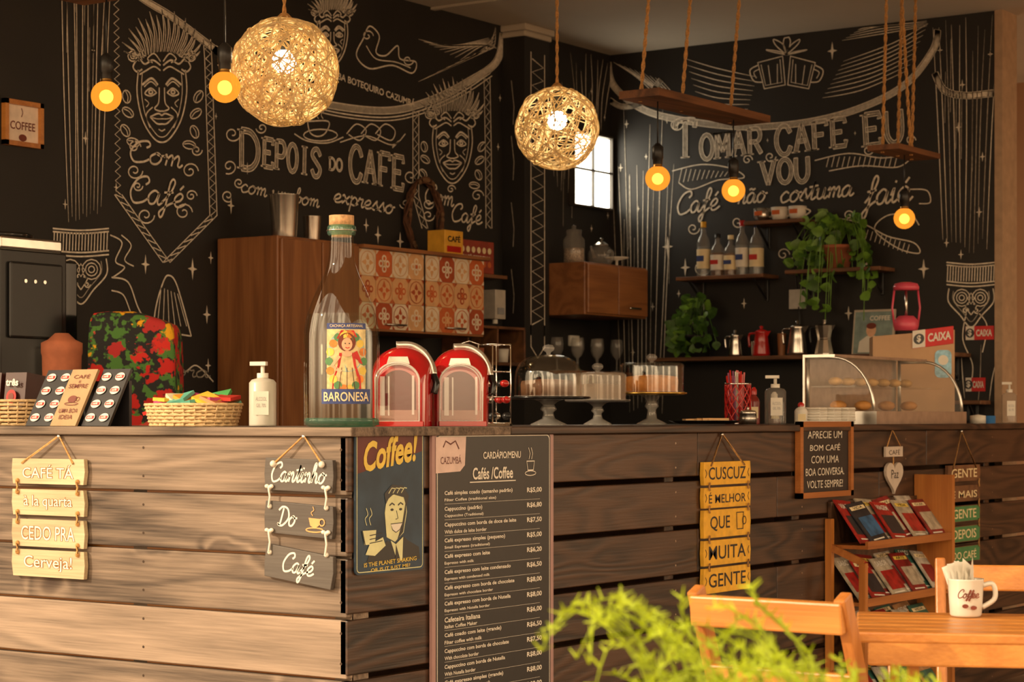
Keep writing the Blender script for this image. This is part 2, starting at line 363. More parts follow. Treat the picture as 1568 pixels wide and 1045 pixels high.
# ---------------------------------------------------------------- palette
blackwall=M('black_wall_paint',(.011,.009,.0075),.6,var=.35,scale=3)
chalk=M('chalk_white',(.70,.63,.52),.9,var=.22,scale=60)
chalk2=M('chalk_dim',(.36,.32,.26),.9,var=.35,scale=60)
ceilm=M('ceiling_plaster',(.46,.40,.32),.9,var=.06,scale=2)
floorm=M('floor_cement',(.30,.22,.16),.6,var=.25,scale=2.5)
tan=M('tan_wall_paint',(.36,.19,.10),.8,var=.1,scale=2)
wL=wood('weathered_pine_X',(.030,.019,.013),(.335,.245,.18),'X',ring=70,along=.6,across=5,rough=.78,bump=.7,contrast=.30,knot=(.04,.021,.013),lo=.36,hi=.92,isl=.26)
wD=wood('dark_stained_pine_Y',(.010,.005,.003),(.072,.033,.016),'Y',ring=70,rough=.4,isl=.22)
wDX=wood('dark_stained_pine_X',(.02,.009,.005),(.10,.045,.02),'X',ring=45,rough=.42)
wZ=wood('cabinet_oak_Z',(.16,.055,.017),(.34,.135,.045),'Z',ring=35,rough=.4,contrast=.4)
wY=wood('cabinet_oak_Y',(.16,.055,.017),(.34,.135,.045),'Y',ring=35,rough=.4,contrast=.4)
wO=wood('honey_wood_X',(.32,.10,.015),(.56,.23,.05),'X',ring=30,rough=.35,contrast=.35)
wOZ=wood('honey_wood_Z',(.28,.085,.014),(.50,.19,.04),'Z',ring=30,rough=.35,contrast=.35)
wOY=wood('honey_wood_Y',(.24,.07,.013),(.42,.15,.035),'Y',ring=30,rough=.35,contrast=.35)
wShelf=wood('shelf_walnut_X',(.07,.028,.012),(.19,.08,.03),'X',ring=35)
wShY=wood('shelf_walnut_Y',(.07,.028,.012),(.20,.08,.03),'Y',ring=35)
wPale=wood('pale_plank_X',(.34,.24,.135),(.64,.51,.32),'X',ring=30,contrast=.3)
wGrey=wood('grey_plank_X',(.045,.035,.030),(.095,.080,.068),'X',ring=40,contrast=.3)
white=M('white_paint',(.72,.67,.58),.5,var=.04)
cream=M('cream_paint',(.76,.62,.36),.5,var=.05)
black=M('black_plastic',(.012,.012,.012),.35,var=.1)
blackg=M('black_gloss',(.01,.01,.01),.12,var=.1)
steel=M('brushed_steel',(.66,.62,.56),.24,1,var=.08)
chrome=M('chrome',(.9,.88,.85),.08,1,var=.03)
redg=M('red_gloss_plastic',(.42,.005,.008),.10,var=.08,coat=.8)
redm=M('red_enamel',(.45,.012,.010),.28,var=.08,coat=.5)
rope=M('jute_rope',(.52,.27,.09),.9,var=.3,scale=150,bump=.4)
twine=M('twine_cream',(.90,.73,.44),.8,var=.15,scale=80,trans=.4)
wick=M('wicker_straw',(.62,.43,.22),.7,var=.25,scale=90,bump=.3)
terr=M('terracotta',(.42,.13,.06),.8,var=.15)
yel=M('yellow_board_paint',(.72,.38,.025),.6,var=.15,scale=30)
clear=glass('clear_glass',(.96,.97,.95))
cleart=glass('pale_plastic_clear',(.92,.92,.90),1.5,.10,(.8,.75,.7))
bot=glass('bottle_glass_clear',(.94,.97,.94),1.65)
botg=glass('bottle_glass_base',(.45,.75,.62),1.6,.15,(.25,.5,.4))
gold=M('gold_band',(.8,.5,.12),.25,1)
leaf=M('leaf_green',(.15,.30,.035),.4,var=.45,scale=18,trans=.2)
leafd=M('leaf_dark_green',(.06,.14,.022),.45,var=.5,scale=18,trans=.15)
leafy=M('leaf_lime',(.36,.45,.012),.5,var=.4,scale=20,trans=.3)

# ---------------------------------------------------------------- room shell
def simple(name,a,b,mat,bevel=0,parent=None):
    m=MB(); m.b2(a,b,mat); return m.make(name,parent,bevel)
wall_left=simple('wall_left',(XL-.15,3.3,0),(XL,YR+.15,CEIL),blackwall)
wall_right=simple('wall_right',(XL,YR,0),(-3.44,YR+.15,CEIL),blackwall)
simple('trim_1',(-3.44,YR-.01,0),(-3.405,YR+.16,CEIL),M('trim_tan',(.40,.27,.17),.6))
wall_back=simple('wall_back',(XL-.15,10.6,0),(1.2,10.75,CEIL),tan)
m=MB(); m.b2((-10,-3,-.1),(6,12,0),floorm); floor=m.make('floor')
m=MB(); m.b2((XL-.15,2.45,CEIL),(1.2,10.75,CEIL+.12),ceilm); m.make('ceiling')
pillar=simple('wall_pillar',(XL,7.74,0),(-5.29,7.94,CEIL),blackwall)
m=MB(); m.b2((XL,7.72,CEIL-.03),(-5.27,7.96,CEIL),ceilm); m.b2((XL,7.73,CEIL-.055),(-5.28,7.95,CEIL-.03),ceilm); m.make('trim_2',bevel=.006)
m=MB(); 
m.b2((XL,7.2,CEIL-.012),(-4.2,7.23,CEIL-.001),ceilm); m.b2((-4.2,4.0,CEIL-.012),(-4.17,7.23,CEIL-.001),ceilm); m.make('trim_3')
m=MB()
wf=M('window_frame_dark',(.05,.04,.03),.5)
pane=emis('daylit_frosted_pane',(1,.90,.70),9)
m.b2((XL,8.30,2.15),(XL+.02,8.62,2.48),pane)
for z in(2.14,2.315,2.49): m.b2((XL,8.29,z-.005),(XL+.035,8.63,z+.005),wf)
for y in(8.29,8.46,8.63): m.b2((XL,y-.004,2.135),(XL+.035,y+.004,2.495),wf)
m.make('window_1',bevel=.002)

# ---------------------------------------------------------------- mural
def lw(a,b):   # mural drawing sheet -> metres on left wall
    s=(a-784)/3200; Y=(4.447+3.078*s)/(.569-.822*s); D=3.078+.822*Y
    return (Y,1.13+(640-b)/3200*D)
def rw(a,b):   # mural drawing sheet -> metres on right wall
    s=(a-784)/3200; X=(7.119*s-4.928)/(.822+.569*s); D=7.119-.569*X
    return (X,1.13+(640-b)/3200*D)
class Mural:
    def __init__(s,conv,f): s.c=conv; s.f=f; s.m=MB()
    def ln(s,pts,w=2.2,mat=None,sm=True,taper=False):
        if sm and len(pts)>2: pts=cr2([(q[0],q[1]) for q in pts],6)
        P=[s.c(p[0],p[1]) for p in pts]
        P=[p for p in P if p[1]<CEIL-.01 and p[1]>.9]
        if len(P)>1: s.m.stroke(s.f,P,w*.0024,mat or chalk,.003,taper)
    def _b(s,cx,cy,w,h):
        a=s.c(cx-w/2,cy); b=s.c(cx+w/2,cy); t=s.c(cx,cy-h/2); u=s.c(cx,cy+h/2); c=s.c(cx,cy)
        return (a[0]+b[0])/2,c[1],b[0]-a[0],t[1]-u[1]
    def tx(s,body,cx,cy,w,h,rot=0,**k):
        x,y,W,H=s._b(cx,cy,w,h); s.m.text(s.f,body,x,y,W,H,k.pop('mat',chalk),.004,rot=rot,**k)
    def sc(s,body,cx,cy,w,xh,th=2.6,rot=0,mat=None):
        x,y,W,H=s._b(cx,cy,w,xh); s.m.script(s.f,body,x,y,W,H,th*.0026,mat or chalk,.004,.25,rot)
    def cp(s,body,cx,cy,w,h,t=6,rot=0):
        x,y,W,H=s._b(cx,cy,w,h); s.m.caps(s.f,body,x,y,W,H,t*.0027,chalk,.004,.0046,rot,chalk2)
    def star(s,x,y,r):
        c=s.c(x,y); r*=.0028; P=[]
        for i in range(8):
            rr=r if i%2==0 else r*.2
            if i%4==2: rr*=.6
            a=math.pi/2+i*math.pi/4; P.append((c[0]+rr*math.cos(a),c[1]+rr*math.sin(a)))
        for i in range(8): s.m.poly(s.f,[c,P[i],P[(i+1)%8]],chalk,.003)
    def curtain(s,x0,x1,y0,y1,n):
        for i in range(n):
            x=x0+(x1-x0)*i/(n-1); k=(x-(x0+x1)/2)
            a=y0+R()*(y1-y0)*.25; b=y1-R()*30
            s.ln([(x+k*.25+R()*3,a),(x+R()*5-2,(a+b)/2),(x-k*.2,b)],1.8,chalk if R()<.7 else chalk2,taper=True)
            if R()<.6: s.ln([(x+4,a+60+R()*60),(x+3,a+150+R()*80)],1.2,chalk2)
    def cuff(s,x0,x1,y,h):
        for k in(0,.12,.85,1): s.ln([(x0,y+h*k),((x0+x1)/2,y+h*k+3),(x1,y+h*k)],2.4)
        n=18
        for i in range(n):
            x=x0+(x1-x0)*(i+.5)/n; s.ln([(x,y+h*.15),(x-1,y+h*.85)],2,sm=False)
        xm=(x0+x1)/2; w=(x1-x0)/2*.9; y2=y+h+6
        s.ln([(xm-w,y2),(xm-w*1.02,y2+h*.6),(xm-w*.5,y2+h*1.2),(xm,y2+h*1.75),(xm+w*.5,y2+h*1.2),(xm+w*1.02,y2+h*.6),(xm+w,y2)],2.4)
        s.ln([(xm-w*.8,y2+4),(xm-w*.8,y2+h*.55),(xm-w*.35,y2+h*1.1),(xm,y2+h*1.5),(xm+w*.35,y2+h*1.1),(xm+w*.8,y2+h*.55),(xm+w*.8,y2+4)],1.5,chalk2)
        for d in(-1,1):
            for q in(.62,.4,.2): s.ln(ell(xm+d*w*.42,y2+h*.42,w*q*.6,h*q*.62,12),1.8,sm=False)
            s.ln([(xm,y2+h*1.2),(xm+d*w*.25,y2+h*.8),(xm+d*w*.1,y2+h*.7)],2)
            s.spiral(xm+d*w*.25,y2+h*1.0,5,1.3,d)
        s.ln([(xm,y2+h*.2),(xm-w*.15,y2+h*.45),(xm,y2+h*.7),(xm+w*.15,y2+h*.45),(xm,y2+h*.2)],1.8,sm=False)
    def swag(s,pts,gap=10,fr=True,step=1):
        P=cr2(pts,14)
        s.ln(P,2.4,sm=False)
        Q=[]
        for i in range(len(P)):
            d=Vector((P[min(i+1,len(P)-1)][0]-P[max(i-1,0)][0],P[min(i+1,len(P)-1)][1]-P[max(i-1,0)][1]))
            if d.length<1e-6: d=Vector((1,0))
            d.normalize(); Q.append((P[i][0]-d.y*gap,P[i][1]+d.x*gap))
        s.ln(Q,2,sm=False)
        if fr:
            for i in range(0,len(P)-1,step):
                for t in(0,.33,.66):
                    a=(P[i][0]*(1-t)+P[i+1][0]*t,P[i][1]*(1-t)+P[i+1][1]*t); b=(Q[i][0]*(1-t)+Q[i+1][0]*t,Q[i][1]*(1-t)+Q[i+1][1]*t)
                    s.ln([a,b],1.5,sm=False)
    def band(s,P,w=9):
        for off in(-w/2,w/2):
            s.ln([(x+off,y) for x,y in P],2,sm=False)
        for i in range(len(P)-1):
            x0,y0=P[i];x1,y1=P[i+1]; L=math.hypot(x1-x0,y1-y0); n=max(1,int(L/7)); Z=[]
            for k in range(n+1):
                t=k/n; Z.append((x0+(x1-x0)*t+(w/2-1.5)*(1 if k%2 else -1),y0+(y1-y0)*t))
            s.ln(Z,1.7,sm=False)
    def bean(s,x,y,r,rot):
        s.ln(ell(x,y,r,r*.62,12,rot=rot),2,sm=False)
        a=math.radians(rot); s.ln([(x-r*.8*math.cos(a),y-r*.8*math.sin(a)),(x+r*.2*math.sin(a),y-r*.2*math.cos(a)),(x+r*.8*math.cos(a),y+r*.8*math.sin(a))],1.6)
    def mask(s,cx,cy,k,beans=True):
        L=lambda P,w=2.2,**q:s.ln([(cx+a*k,cy+b*k) for a,b in P],w,**q)
        L([(-36,-45),(-38,-10),(-30,30),(-14,58),(0,66),(14,58),(30,30),(38,-10),(36,-45)],2.6)
        L([(-30,-40),(-31,-8),(-24,28),(-10,52),(0,58),(10,52),(24,28),(31,-8),(30,-40)],1.6)
        for d in(-1,1):
            L([(d*6,-22),(d*16,-32),(d*30,-22)],3.4); L([(d*8,-20),(d*17,-27),(d*27,-19)],2)
            L([(d*8,-10),(d*17,-17),(d*26,-9),(d*17,-5),(d*8,-10)],2.4); L(ell(d*17,-11,3,3,8),3,sm=False)
            L([(d*4,-18),(d*5,5),(d*11,14),(d*4,18),(0,18)],2.4)
            L([(d*14,12),(d*24,24),(d*18,44)],2); L([(d*26,0),(d*20,6),(d*24,12)],1.6)
            L([(0,25),(d*6,22),(d*18,27)],2.6); L([(0,38),(d*8,37),(d*18,27)],2.6); L([(0,30),(d*8,30),(d*15,28)],1.6)
            L([(d*5,46),(0,49)],2)
            L([(d*2,-52),(d*14,-60),(d*26,-54),(d*36,-62),(d*44,-50),(d*38,-42),(d*30,-46)],2.8)
            L([(d*2,-44),(d*12,-50),(d*24,-44),(d*34,-38)],2.4)
            L([(d*2,-58),(d*12,-70),(d*22,-62),(d*14,-56)],2.2)
            L(ell(d*44,-66,8,8,10),2.2,sm=False); L(ell(d*44,-66,4,4,8),2,sm=False); L(ell(d*30,-70,5,5,8),2,sm=False)
        for i in range(19):
            a=math.radians(196+148*i/18); r0=30;r1=78+8*(i%2); 
            x0,y0=r0*math.cos(a)*1.2,-52+r0*math.sin(a)*.7; x1,y1=r1*math.cos(a)*.78,-52+r1*math.sin(a)
            L([(x0,y0),((x0+x1)/2+3,(y0+y1)/2),(x1,y1)],2.2,taper=True)
            L([(x0+3,y0),((x0+x1)/2+6,(y0+y1)/2),(x1,y1)],1.5)
        if beans:
            for x,y,r in((-52,20,40),(-56,48,60),(-44,66,20),(52,22,-40),(50,50,70),(56,-4,-60),(-54,-4,80),(42,70,10)):
                s.bean(cx+x*k,cy+y*k,10*k,r)
    def spiral(s,x,y,r,turn=1.6,d=1,a0=0):
        P=[]
        for i in range(22):
            t=i/21; a=a0+d*t*turn*6.283; P.append((x+r*(1-t*.85)*math.cos(a),y+r*(1-t*.85)*math.sin(a)))
        s.ln(P,2.2,sm=False,taper=False)
LM=Mural(lw,pl((XL,0,0),YA,ZA))
LM.curtain(98,160,-150,345,10); LM.cuff(80,166,350,40)
LM.mask(247,152,1.0)
LM.band([(176,-120),(180,298),(254,402),(326,330),(318,90),(316,60)],11)
LM.swag([(165,-60),(215,-10),(262,20),(318,62),(350,88)],9)
LM.sc('Com',238,243,80,17,3); LM.sc('Café',240,303,84,21,3)
for x,y,r,d in((205,262,13,1),(290,262,13,-1),(222,330,14,1),(280,325,14,-1),(205,225,10,-1),(300,230,9,1),(210,285,8,1),(292,300,9,-1)): LM.spiral(x,y,r,1.4,d)
LM.ln([(232,520),(238,470),(250,430),(258,422),(268,432),(280,470),(292,515)],2.6); LM.ln([(232,520),(262,512),(292,515)],2.4)
for i in range(6): LM.ln([(246+i*5,440+i*2),(240+i*9,500)],1.5)
LM.ln([(170,425),(195,432),(210,470),(225,500),(228,525)],2.4); LM.ln([(170,445),(188,452),(200,480),(214,505)],2.2)
LM.ln([(168,360),(186,372),(176,400),(190,410),(172,425)],2.2); LM.ln([(185,360),(200,376),(190,398),(204,408)],2)
LM.ln([(225,560),(262,548),(280,570),(300,560),(326,585)],2.2); LM.sc('bora',285,572,70,11,2,mat=chalk2)
LM.cp('D',380,230,36,58,8); LM.cp('EPOIS',446,242,92,42,6,-.03)
LM.cp('DO',513,252,22,18,2.5); LM.cp('CAFE',576,258,86,50,7,-.03); LM.ln([(600,226),(610,216)],3,sm=False)
LM.sc('com um bom',428,300,120,12,2.4,-.05); LM.sc('expresso',556,312,92,13,2.8,-.05)
for x,y,r,d,a in((355,205,13,1,0),(350,255,12,-1,2),(348,300,10,1,1),(400,196,9,-1,3),(628,270,12,1,0),(620,312,9,-1,3),(655,312,9,1,0),(365,280,8,1,1)): LM.spiral(x,y,r,1.3,d,a)
LM.ln([(450,205),(470,216),(500,219),(525,210)],2.2); LM.ln(ell(490,207,26,9,16),2.2,sm=False); LM.ln([(470,186),(474,203),(486,209),(498,203),(502,186),(470,186)],2.4)
for x in(480,487,494): LM.ln([(x,182),(x-3,175),(x+3,168)],1.5)
for k in(0,1,2): LM.ln([(530+k*22,205),(545+k*22,190),(560+k*22,200),(550+k*24,215),(533+k*22,206)],2.2)
LM.ln([(520,218),(560,208),(600,222),(620,205)],2)
LM.mask(508,60,.62,False)
LM.ln([(555,60),(545,85),(565,105),(600,100),(630,112),(636,95),(612,90),(608,70),(590,85),(575,80),(580,55),(565,40),(555,60)],2.6)
LM.ln([(560,70),(575,90),(605,95),(628,104)],2); LM.spiral(624,92,9,1.2); LM.spiral(562,55,9,1.2,-1)
LM.tx('BUMBA BOTEQUIRO CAZUMBÁ',565,134,140,15,bold=.02,rot=-.1)
LM.swag([(330,70),(380,110),(450,142),(530,160),(600,164),(660,148),(715,120),(755,92),(765,50)],10)
LM.swag([(335,95),(390,128),(450,155),(530,175),(610,178),(690,150),(750,112)],5,False)
for i in range(9): LM.ln([(640+i*8,60+i*4),(690+i*6,70),(748+i*1.5,58+i*2)],1.8,taper=True)
for i in range(8): LM.ln([(640+i*14,125-i*7),(700+i*8,98-i*4),(758,72-i*5)],1.8,taper=True)
LM.mask(692,228,.80); LM.band([(636,170),(636,300),(650,350)],9); LM.band([(745,120),(747,230),(748,350)],9)
LM.sc('Com',672,306,44,15,2.8); LM.sc('Café',714,334,46,14,2.8)
LM.spiral(655,330,10,1.3,1); LM.spiral(730,300,10,1.3,-1); LM.spiral(690,290,7,1.3,-1)
for x,y,r in((130,212,9),(99,313,7),(177,287,7),(142,77,6),(222,405,13),(294,412,15),(316,482,13),(378,258,9),(353,315,12),(330,178,5),(560,345,11),(578,360,14),(612,370,15),(762,225,7),(765,150,7),(322,395,9),(345,150,7),(318,560,10)): LM.star(x,y,r)
LM.curtain(845,872,120,300,5); LM.curtain(878,930,80,205,9)
for x,y in((852,150),(858,230),(905,140),(925,180),(905,350),(930,330),(925,390)): LM.star(x,y,7)
LM.m.make('chalk_mural_left_part',wall_left)
pf=pl((-5.29,0,0),YA,ZA); m=MB()
m2=pl((0,7.74,0),XA,ZA)
for x in(7.79,7.90): m.stroke(pf,[(x,1.5),(x,2.78)],.006,chalk)
Z=[]; z=1.55;k=0
while z<2.77: Z.append((7.80+.09*(k%2),z)); z+=.03; k+=1
m.stroke(pf,Z,.006,chalk)
m.stroke(pf,[(7.79,1.55),(7.79,1.45),(7.845,1.40),(7.90,1.45),(7.90,1.55)],.006,chalk)
for z in(2.65,2.4,2.1,1.8): m.stroke(m2,[(-5.36,z),(-5.345,z-.12),(-5.35,z-.2)],.004,chalk2)
m.make('chalk_band',pillar)

RM=Mural(rw,pl((0,YR,0),XA,ZA))
RM.curtain(945,1022,150,640,11); RM.curtain(1436,1520,-20,395,11); RM.cuff(1450,1525,402,34)
RM.curtain(1452,1522,520,640,4)
RM.swag([(936,95),(945,130),(990,165),(1060,182),(1150,190),(1240,182),(1320,160),(1385,125),(1425,75),(1432,45)],9)
RM.swag([(1436,110),(1450,135),(1480,142),(1522,138)],9)
RM.swag([(936,150),(955,160),(985,152),(1010,120)],7)
for i in range(10): RM.ln([(940+i*8,95+i*3),(975+i*9,118+i*5),(1010+i*11,150+i*2)],1.9,taper=True)
for i in range(8): RM.ln([(1050+i*3,90+i*10),(1100,105+i*9),(1160-i*2,118+i*7)],1.7,taper=True)
for i in range(9): RM.ln([(1260+i*4,150-i*7),(1320+i*6,138-i*9),(1390+i*4,108-i*9)],1.8,taper=True)
for i in range(6): RM.ln([(1290+i*6,62-i*4),(1350,52-i*4),(1420,40-i*2)],1.6,taper=True)
for d in(-1,1):
    cx=1205+d*22
    RM.ln([(cx-d*16,86),(cx-d*20,130),(cx+d*12,136),(cx+d*22,96),(cx-d*16,86)],2.6,sm=False); RM.ln([(cx-d*12,91),(cx-d*15,126),(cx+d*10,131),(cx+d*17,99)],1.6,sm=False)
    RM.ln([(cx+d*22,100),(cx+d*34,108),(cx+d*28,124),(cx+d*14,126)],2.4); RM.ln([(cx+d*20,106),(cx+d*28,111),(cx+d*24,120)],1.8); RM.ln([(cx-d*8,98),(cx-d*8,128)],1.6,sm=False); RM.ln([(cx+d*6,100),(cx+d*2,130)],1.6,sm=False)
for a in(-75,-38,0,38,75):
    t=math.radians(a-90); RM.ln([(1205,84),(1205+18*math.cos(t)-5,84+18*math.sin(t)),(1205+32*math.cos(t),84+30*math.sin(t)),(1205+18*math.cos(t)+6,84+20*math.sin(t)),(1205,84)],2.2)
RM.cp('T',1050,213,34,56,8); RM.cp('OMAR',1120,221,98,38,6.5,.03); RM.star(1176,215,4)
RM.cp('CAFE',1243,209,112,42,7,.05); RM.ln([(1278,184),(1288,175)],3,sm=False); RM.star(1310,204,4); RM.cp('EU',1353,196,66,48,8,.06)
RM.cp('VOU',1203,262,78,36,7,.03)
RM.sc('Café',1070,316,64,17,3.2,.05); RM.sc('não',1152,303,44,15,3.2,.03)
RM.sc('costuma',1252,297,112,16,3.2,.03); RM.sc('faiá',1362,300,72,22,3.6,.06)
RM.ln([(1030,262),(1075,252),(1120,258),(1140,272),(1100,276),(1060,290),(1040,280)],2.2)
for i in range(12): RM.ln([(1045+i*7,258+i*.5),(1040+i*7,280-i)],1.5,sm=False)
RM.ln([(1248,246),(1300,235),(1350,242),(1395,238),(1375,256),(1320,254),(1270,262)],2.2)
for i in range(14): RM.ln([(1270+i*8,240),(1266+i*8,256)],1.5,sm=False)
RM.ln([(1395,290),(1420,292),(1425,310),(1408,312)],2.2); RM.ln([(1408,345),(1395,330),(1360,330),(1340,352),(1375,380),(1408,388),(1400,372),(1360,362),(1320,342),(1275,335),(1265,350)],2.3)
for i in range(10): RM.ln([(1330+i*7,352+i*2.5),(1326+i*7,366+i*2.5)],1.5,sm=False)
for x,y,r in((1275,78,15),(1440,77,8),(1517,83,8),(1474,130,9),(1468,195,9),(1500,325,9),(1505,240,8),(1450,372,8),(960,190,8),(951,257,8),(990,240,6),(1023,378,18),(1050,410,16),(978,320,6),(1022,185,6),(1078,468,12),(1062,490,9),(1140,465,9),(1222,395,22),(1415,412,16),(1472,390,8),(1300,480,12),(1328,405,10),(1000,470,8),(970,540,7),(1040,450,7)): RM.star(x,y,r)
for x,y,r,d in((1036,190,11,1),(1080,175,8,-1),(1130,340,10,1),(1180,240,9,1),(1300,330,8,-1),(1062,350,10,1),(1075,410,14,1),(1200,390,10,-1),(1330,230,8,1),(1395,215,8,-1),(1145,245,8,-1)): RM.spiral(x,y,r,1.3,d)
RM.ln([(1480,480),(1475,520),(1490,560),(1485,600)],2); RM.ln([(1500,480),(1512,500),(1505,540)],2)
RM.m.make('chalk_mural_right_part',wall_right)

# ---------------------------------------------------------------- bar counter
m=MB()
for i in range(8):
    z1=1.086-i*.141
    m.b2((-5.0,YC,z1-.1345),(XC-.004,YC+.024,z1),wL)
for i in range(7):
    z1=1.086-i*.141
    seg=[3.73,5.35+.5*(i%2),7.0-.4*(i%2),8.62]
    for a,b in zip(seg,seg[1:]): m.b2((XC-.024,a+.001 if a>3.8 else a,z1-.127),(XC,b-.002,z1),wD)
for x in(-4.9,-4.35,-3.75,-3.1): m.b2((x,YC+.0245,.0),(x+.05,YC+.09,1.086),wL)
m.b2((-4.99,YC+.025,0),(-3.05,YC+.035,1.08),wO)
for y in(4.4,5.2,6.0,6.8,7.6,8.4): m.b2((XC-.09,y,0),(XC-.0245,y+.05,1.086),wDX)
m.b2((-5.0,YC-.012,1.0865),(-3.02,4.36,CT),wL)
m.b2((-3.70,4.361,1.0865),(-3.02,8.62,CT),wD)
ip=M('inner_panel',(.12,.06,.03),.7)
m.b2((-3.70,4.3,0.0),(-3.68,8.62,1.086),ip); m.b2((-5.0,4.3,0),(-3.7,4.32,1.086),ip)
nail=M('nail_dark',(.05,.03,.02),.5,.6)
for i in range(7):
    for x in(-4.85,-4.32,-3.72,-3.09):
        for dz in(.03,.10): m.disc(pl((x+.03,YC,1.086-i*.141-dz),XA,ZA),0,0,.0035,nail,.0006,n=8)
    for y in(4.42,5.22,6.02,6.82,7.62):
        for dz in(.03,.10): m.disc(pl((XC,y,1.086-i*.141-dz),YA,ZA),0,0,.003,steel,.0006,n=8)
m.make('pallet_bar_counter',bevel=.003)
simple('back_worktop',(-5.40,4.37,0.0),(-4.72,7.72,.9),wDX,.005)

# ---------------------------------------------------------------- hanging signs
def planksign(name,f,cx,w,rows,board,txtmat,apex,bold=.01,shear=0,th=.012,bow=True,tilts=None,fontw=.8,scr=False):
    m=MB()
    for i,(zt,zb,t) in enumerate(rows):
        tl=(tilts or [0]*9)[i]; c=math.cos(tl); sn=math.sin(tl); zc=(zt+zb)/2; h=zt-zb
        pts=[(-w/2+.003*R(),-h/2),(w/2-.003*R(),-h/2),(w/2+.003,0),(w/2-.003*R(),h/2),(-w/2,h/2),(-w/2-.003,0)]
        g=lambda u,v,o=0,zc=zc,c=c,sn=sn: f(cx+u*c-v*sn,zc+u*sn+v*c,o)
        m.prism(g,pts,.004,.004+th,board)
        if t:
            if scr: n=len(t); m.script(g,t,-(.035 if n<3 else 0),-h*.06,w*(.80 if n>5 else .46 if n>3 else .27),h*.30,.0046,txtmat,.0045+th,.25)
            else: m.text(g,t,0,0,w*fontw,h*.55,txtmat,.0045+th,bold=bold,shear=shear)
        if i:
            for d in(-1,1):
                x=d*w*.42; zp=rows[i-1][1]; rm=white if scr else rope
                m.tube([f(cx+x,zt-.008,.018+th*.4),f(cx+x+.002,(zp+zt)/2,.02),f(cx+x,zp+.008,.018+th*.4)],.003,rm,5)
                if bow:
                    m.sph(f(cx+x,zp+.008,th+.006),.006,rm,seg=8,rings=6); m.sph(f(cx+x,zt-.008,th+.006),.006,rm,seg=8,rings=6)
                    if scr:
                        for e in(-1,1): m.sph(f(cx+x+e*.007,zp+.011,th+.008),.005,rm,sx=1.3,seg=8,rings=6)
    zt=rows[0][0]
    m.tube([f(cx-w*.36,zt-.012,th+.006),f(apex[0],apex[1],.008),f(cx+w*.36,zt-.012,th+.006)],.003,rope,5)
    m.sph(f(apex[0],apex[1]-.002,.008),.006,steel,seg=8,rings=6)
    if scr:
        for d in(-1,1): m.sph(f(cx+d*w*.36,zt-.012,th+.008),.008,white,seg=8,rings=6)
    return m
fF=pl((0,YC,0),XA,ZA); fR=pl((XC,0,0),YA,ZA)
burnt=M('burnt_letter_brown',(.26,.12,.035),.7)
m=planksign('s',fF,-4.013,.262,[(1.025,.960,''),(.946,.880,''),(.869,.799,''),(.791,.722,'')],wPale,burnt,(-3.98,1.084))
letw=M('cream_sign_letter',(.84,.77,.60),.6,var=.03)
for t,z,w_,h_ in(('CAFÉ TÁ',.992,.19,.036),('à la quarta',.913,.18,.038),('CEDO PRA',.834,.20,.038),('Cerveja!',.756,.18,.042)):
    m.text(fF,t,-4.013,z,w_,h_,burnt,.0163,bold=.05); m.text(fF,t,-4.013,z,w_*.98,h_*.95,letw,.0168,bold=.0)
m.make('hanging_plank_sign',bevel=.002)
m=planksign('s',fF,-3.175,.205,[(1.034,.958,'Cantinho'),(.930,.855,'Do'),(.822,.745,'Café')],wGrey,white,(-3.165,1.088),tilts=[-.02,-.05,-.12],scr=True)
g=fF; cop=M('copper_paint',(.7,.33,.12),.4)
m.poly(g,[(-3.143,.898),(-3.107,.896),(-3.112,.880),(-3.125,.874),(-3.138,.880)],cop,.0175); m.stroke(g,ell(-3.103,.888,.008,.008,10),.003,cop,.0176); m.stroke(g,ell(-3.125,.870,.026,.005,14),.003,cop,.0176)
m.stroke(g,cr2([(-3.13,.903),(-3.135,.91),(-3.127,.916),(-3.13,.924)],4),.002,cop,.0176)
m.make('hanging_plank_sign',bevel=.002)
m=planksign('s',fR,5.50,.285,[(.999,.931,'CUSCUZ'),(.923,.863,'É MELHOR'),(.857,.775,''),(.767,.693,'MUITA'),(.685,.611,'GENTE')],yel,black,(5.48,1.082),bold=.008,bow=False)
m.text(fR,'QUE',5.455,.816,.12,.045,black,.0165,bold=.008)
m.stroke(fR,[(5.555,.845),(5.558,.795),(5.595,.795),(5.598,.845),(5.555,.845)],.004,black,.0175); m.stroke(fR,ell(5.603,.82,.012,.012,10),.003,black,.0175)
for z in(.965,.893,.730,.648):
    for d in(-1,1): m.stroke(fR,[(5.50+d*.134,z+.012),(5.50+d*.126,z),(5.50+d*.134,z-.012)],.003,black,.0168)
m.make('hanging_plank_sign',bevel=.002)
m=planksign('s',fR,7.31,.30,[(.955,.895,'GENTE'),(.880,.82,'É MAIS'),(.805,.745,''),(.73,.67,''),(.655,.595,'')],wShelf,cream,(7.30,1.082),bold=.008,bow=False)
gpl=M('green_plank_paint',(.06,.2,.07),.6)
for z in(.775,.70,.625): m.rect(fR,7.31,z,.29,.055,gpl,.0168)
for z,t in((.775,'GENTE'),(.70,'DEPOIS'),(.625,'DO CAFÉ')): m.text(fR,t,7.31,z,.22,.034,cream,.0175,bold=.008)
m.make('hanging_plank_sign',bevel=.002)
m=MB(); tagm=M('white_heart_board',(.52,.44,.37),.6)
def heart(cx,cy,w,h,n=28):
    P=[]
    for i in range(n):
        t=6.2832*i/n; P.append((cx+w/2*math.sin(t)**3,cy+h/2*(13*math.cos(t)-5*math.cos(2*t)-2*math.cos(3*t)-math.cos(4*t))/16))
    return P
m.prism(fR,heart(6.70,.93,.14,.12),.004,.014,tagm); m.prism(fR,[(6.63,.995),(6.77,.995),(6.77,1.03),(6.63,1.03)],.004,.012,tagm)
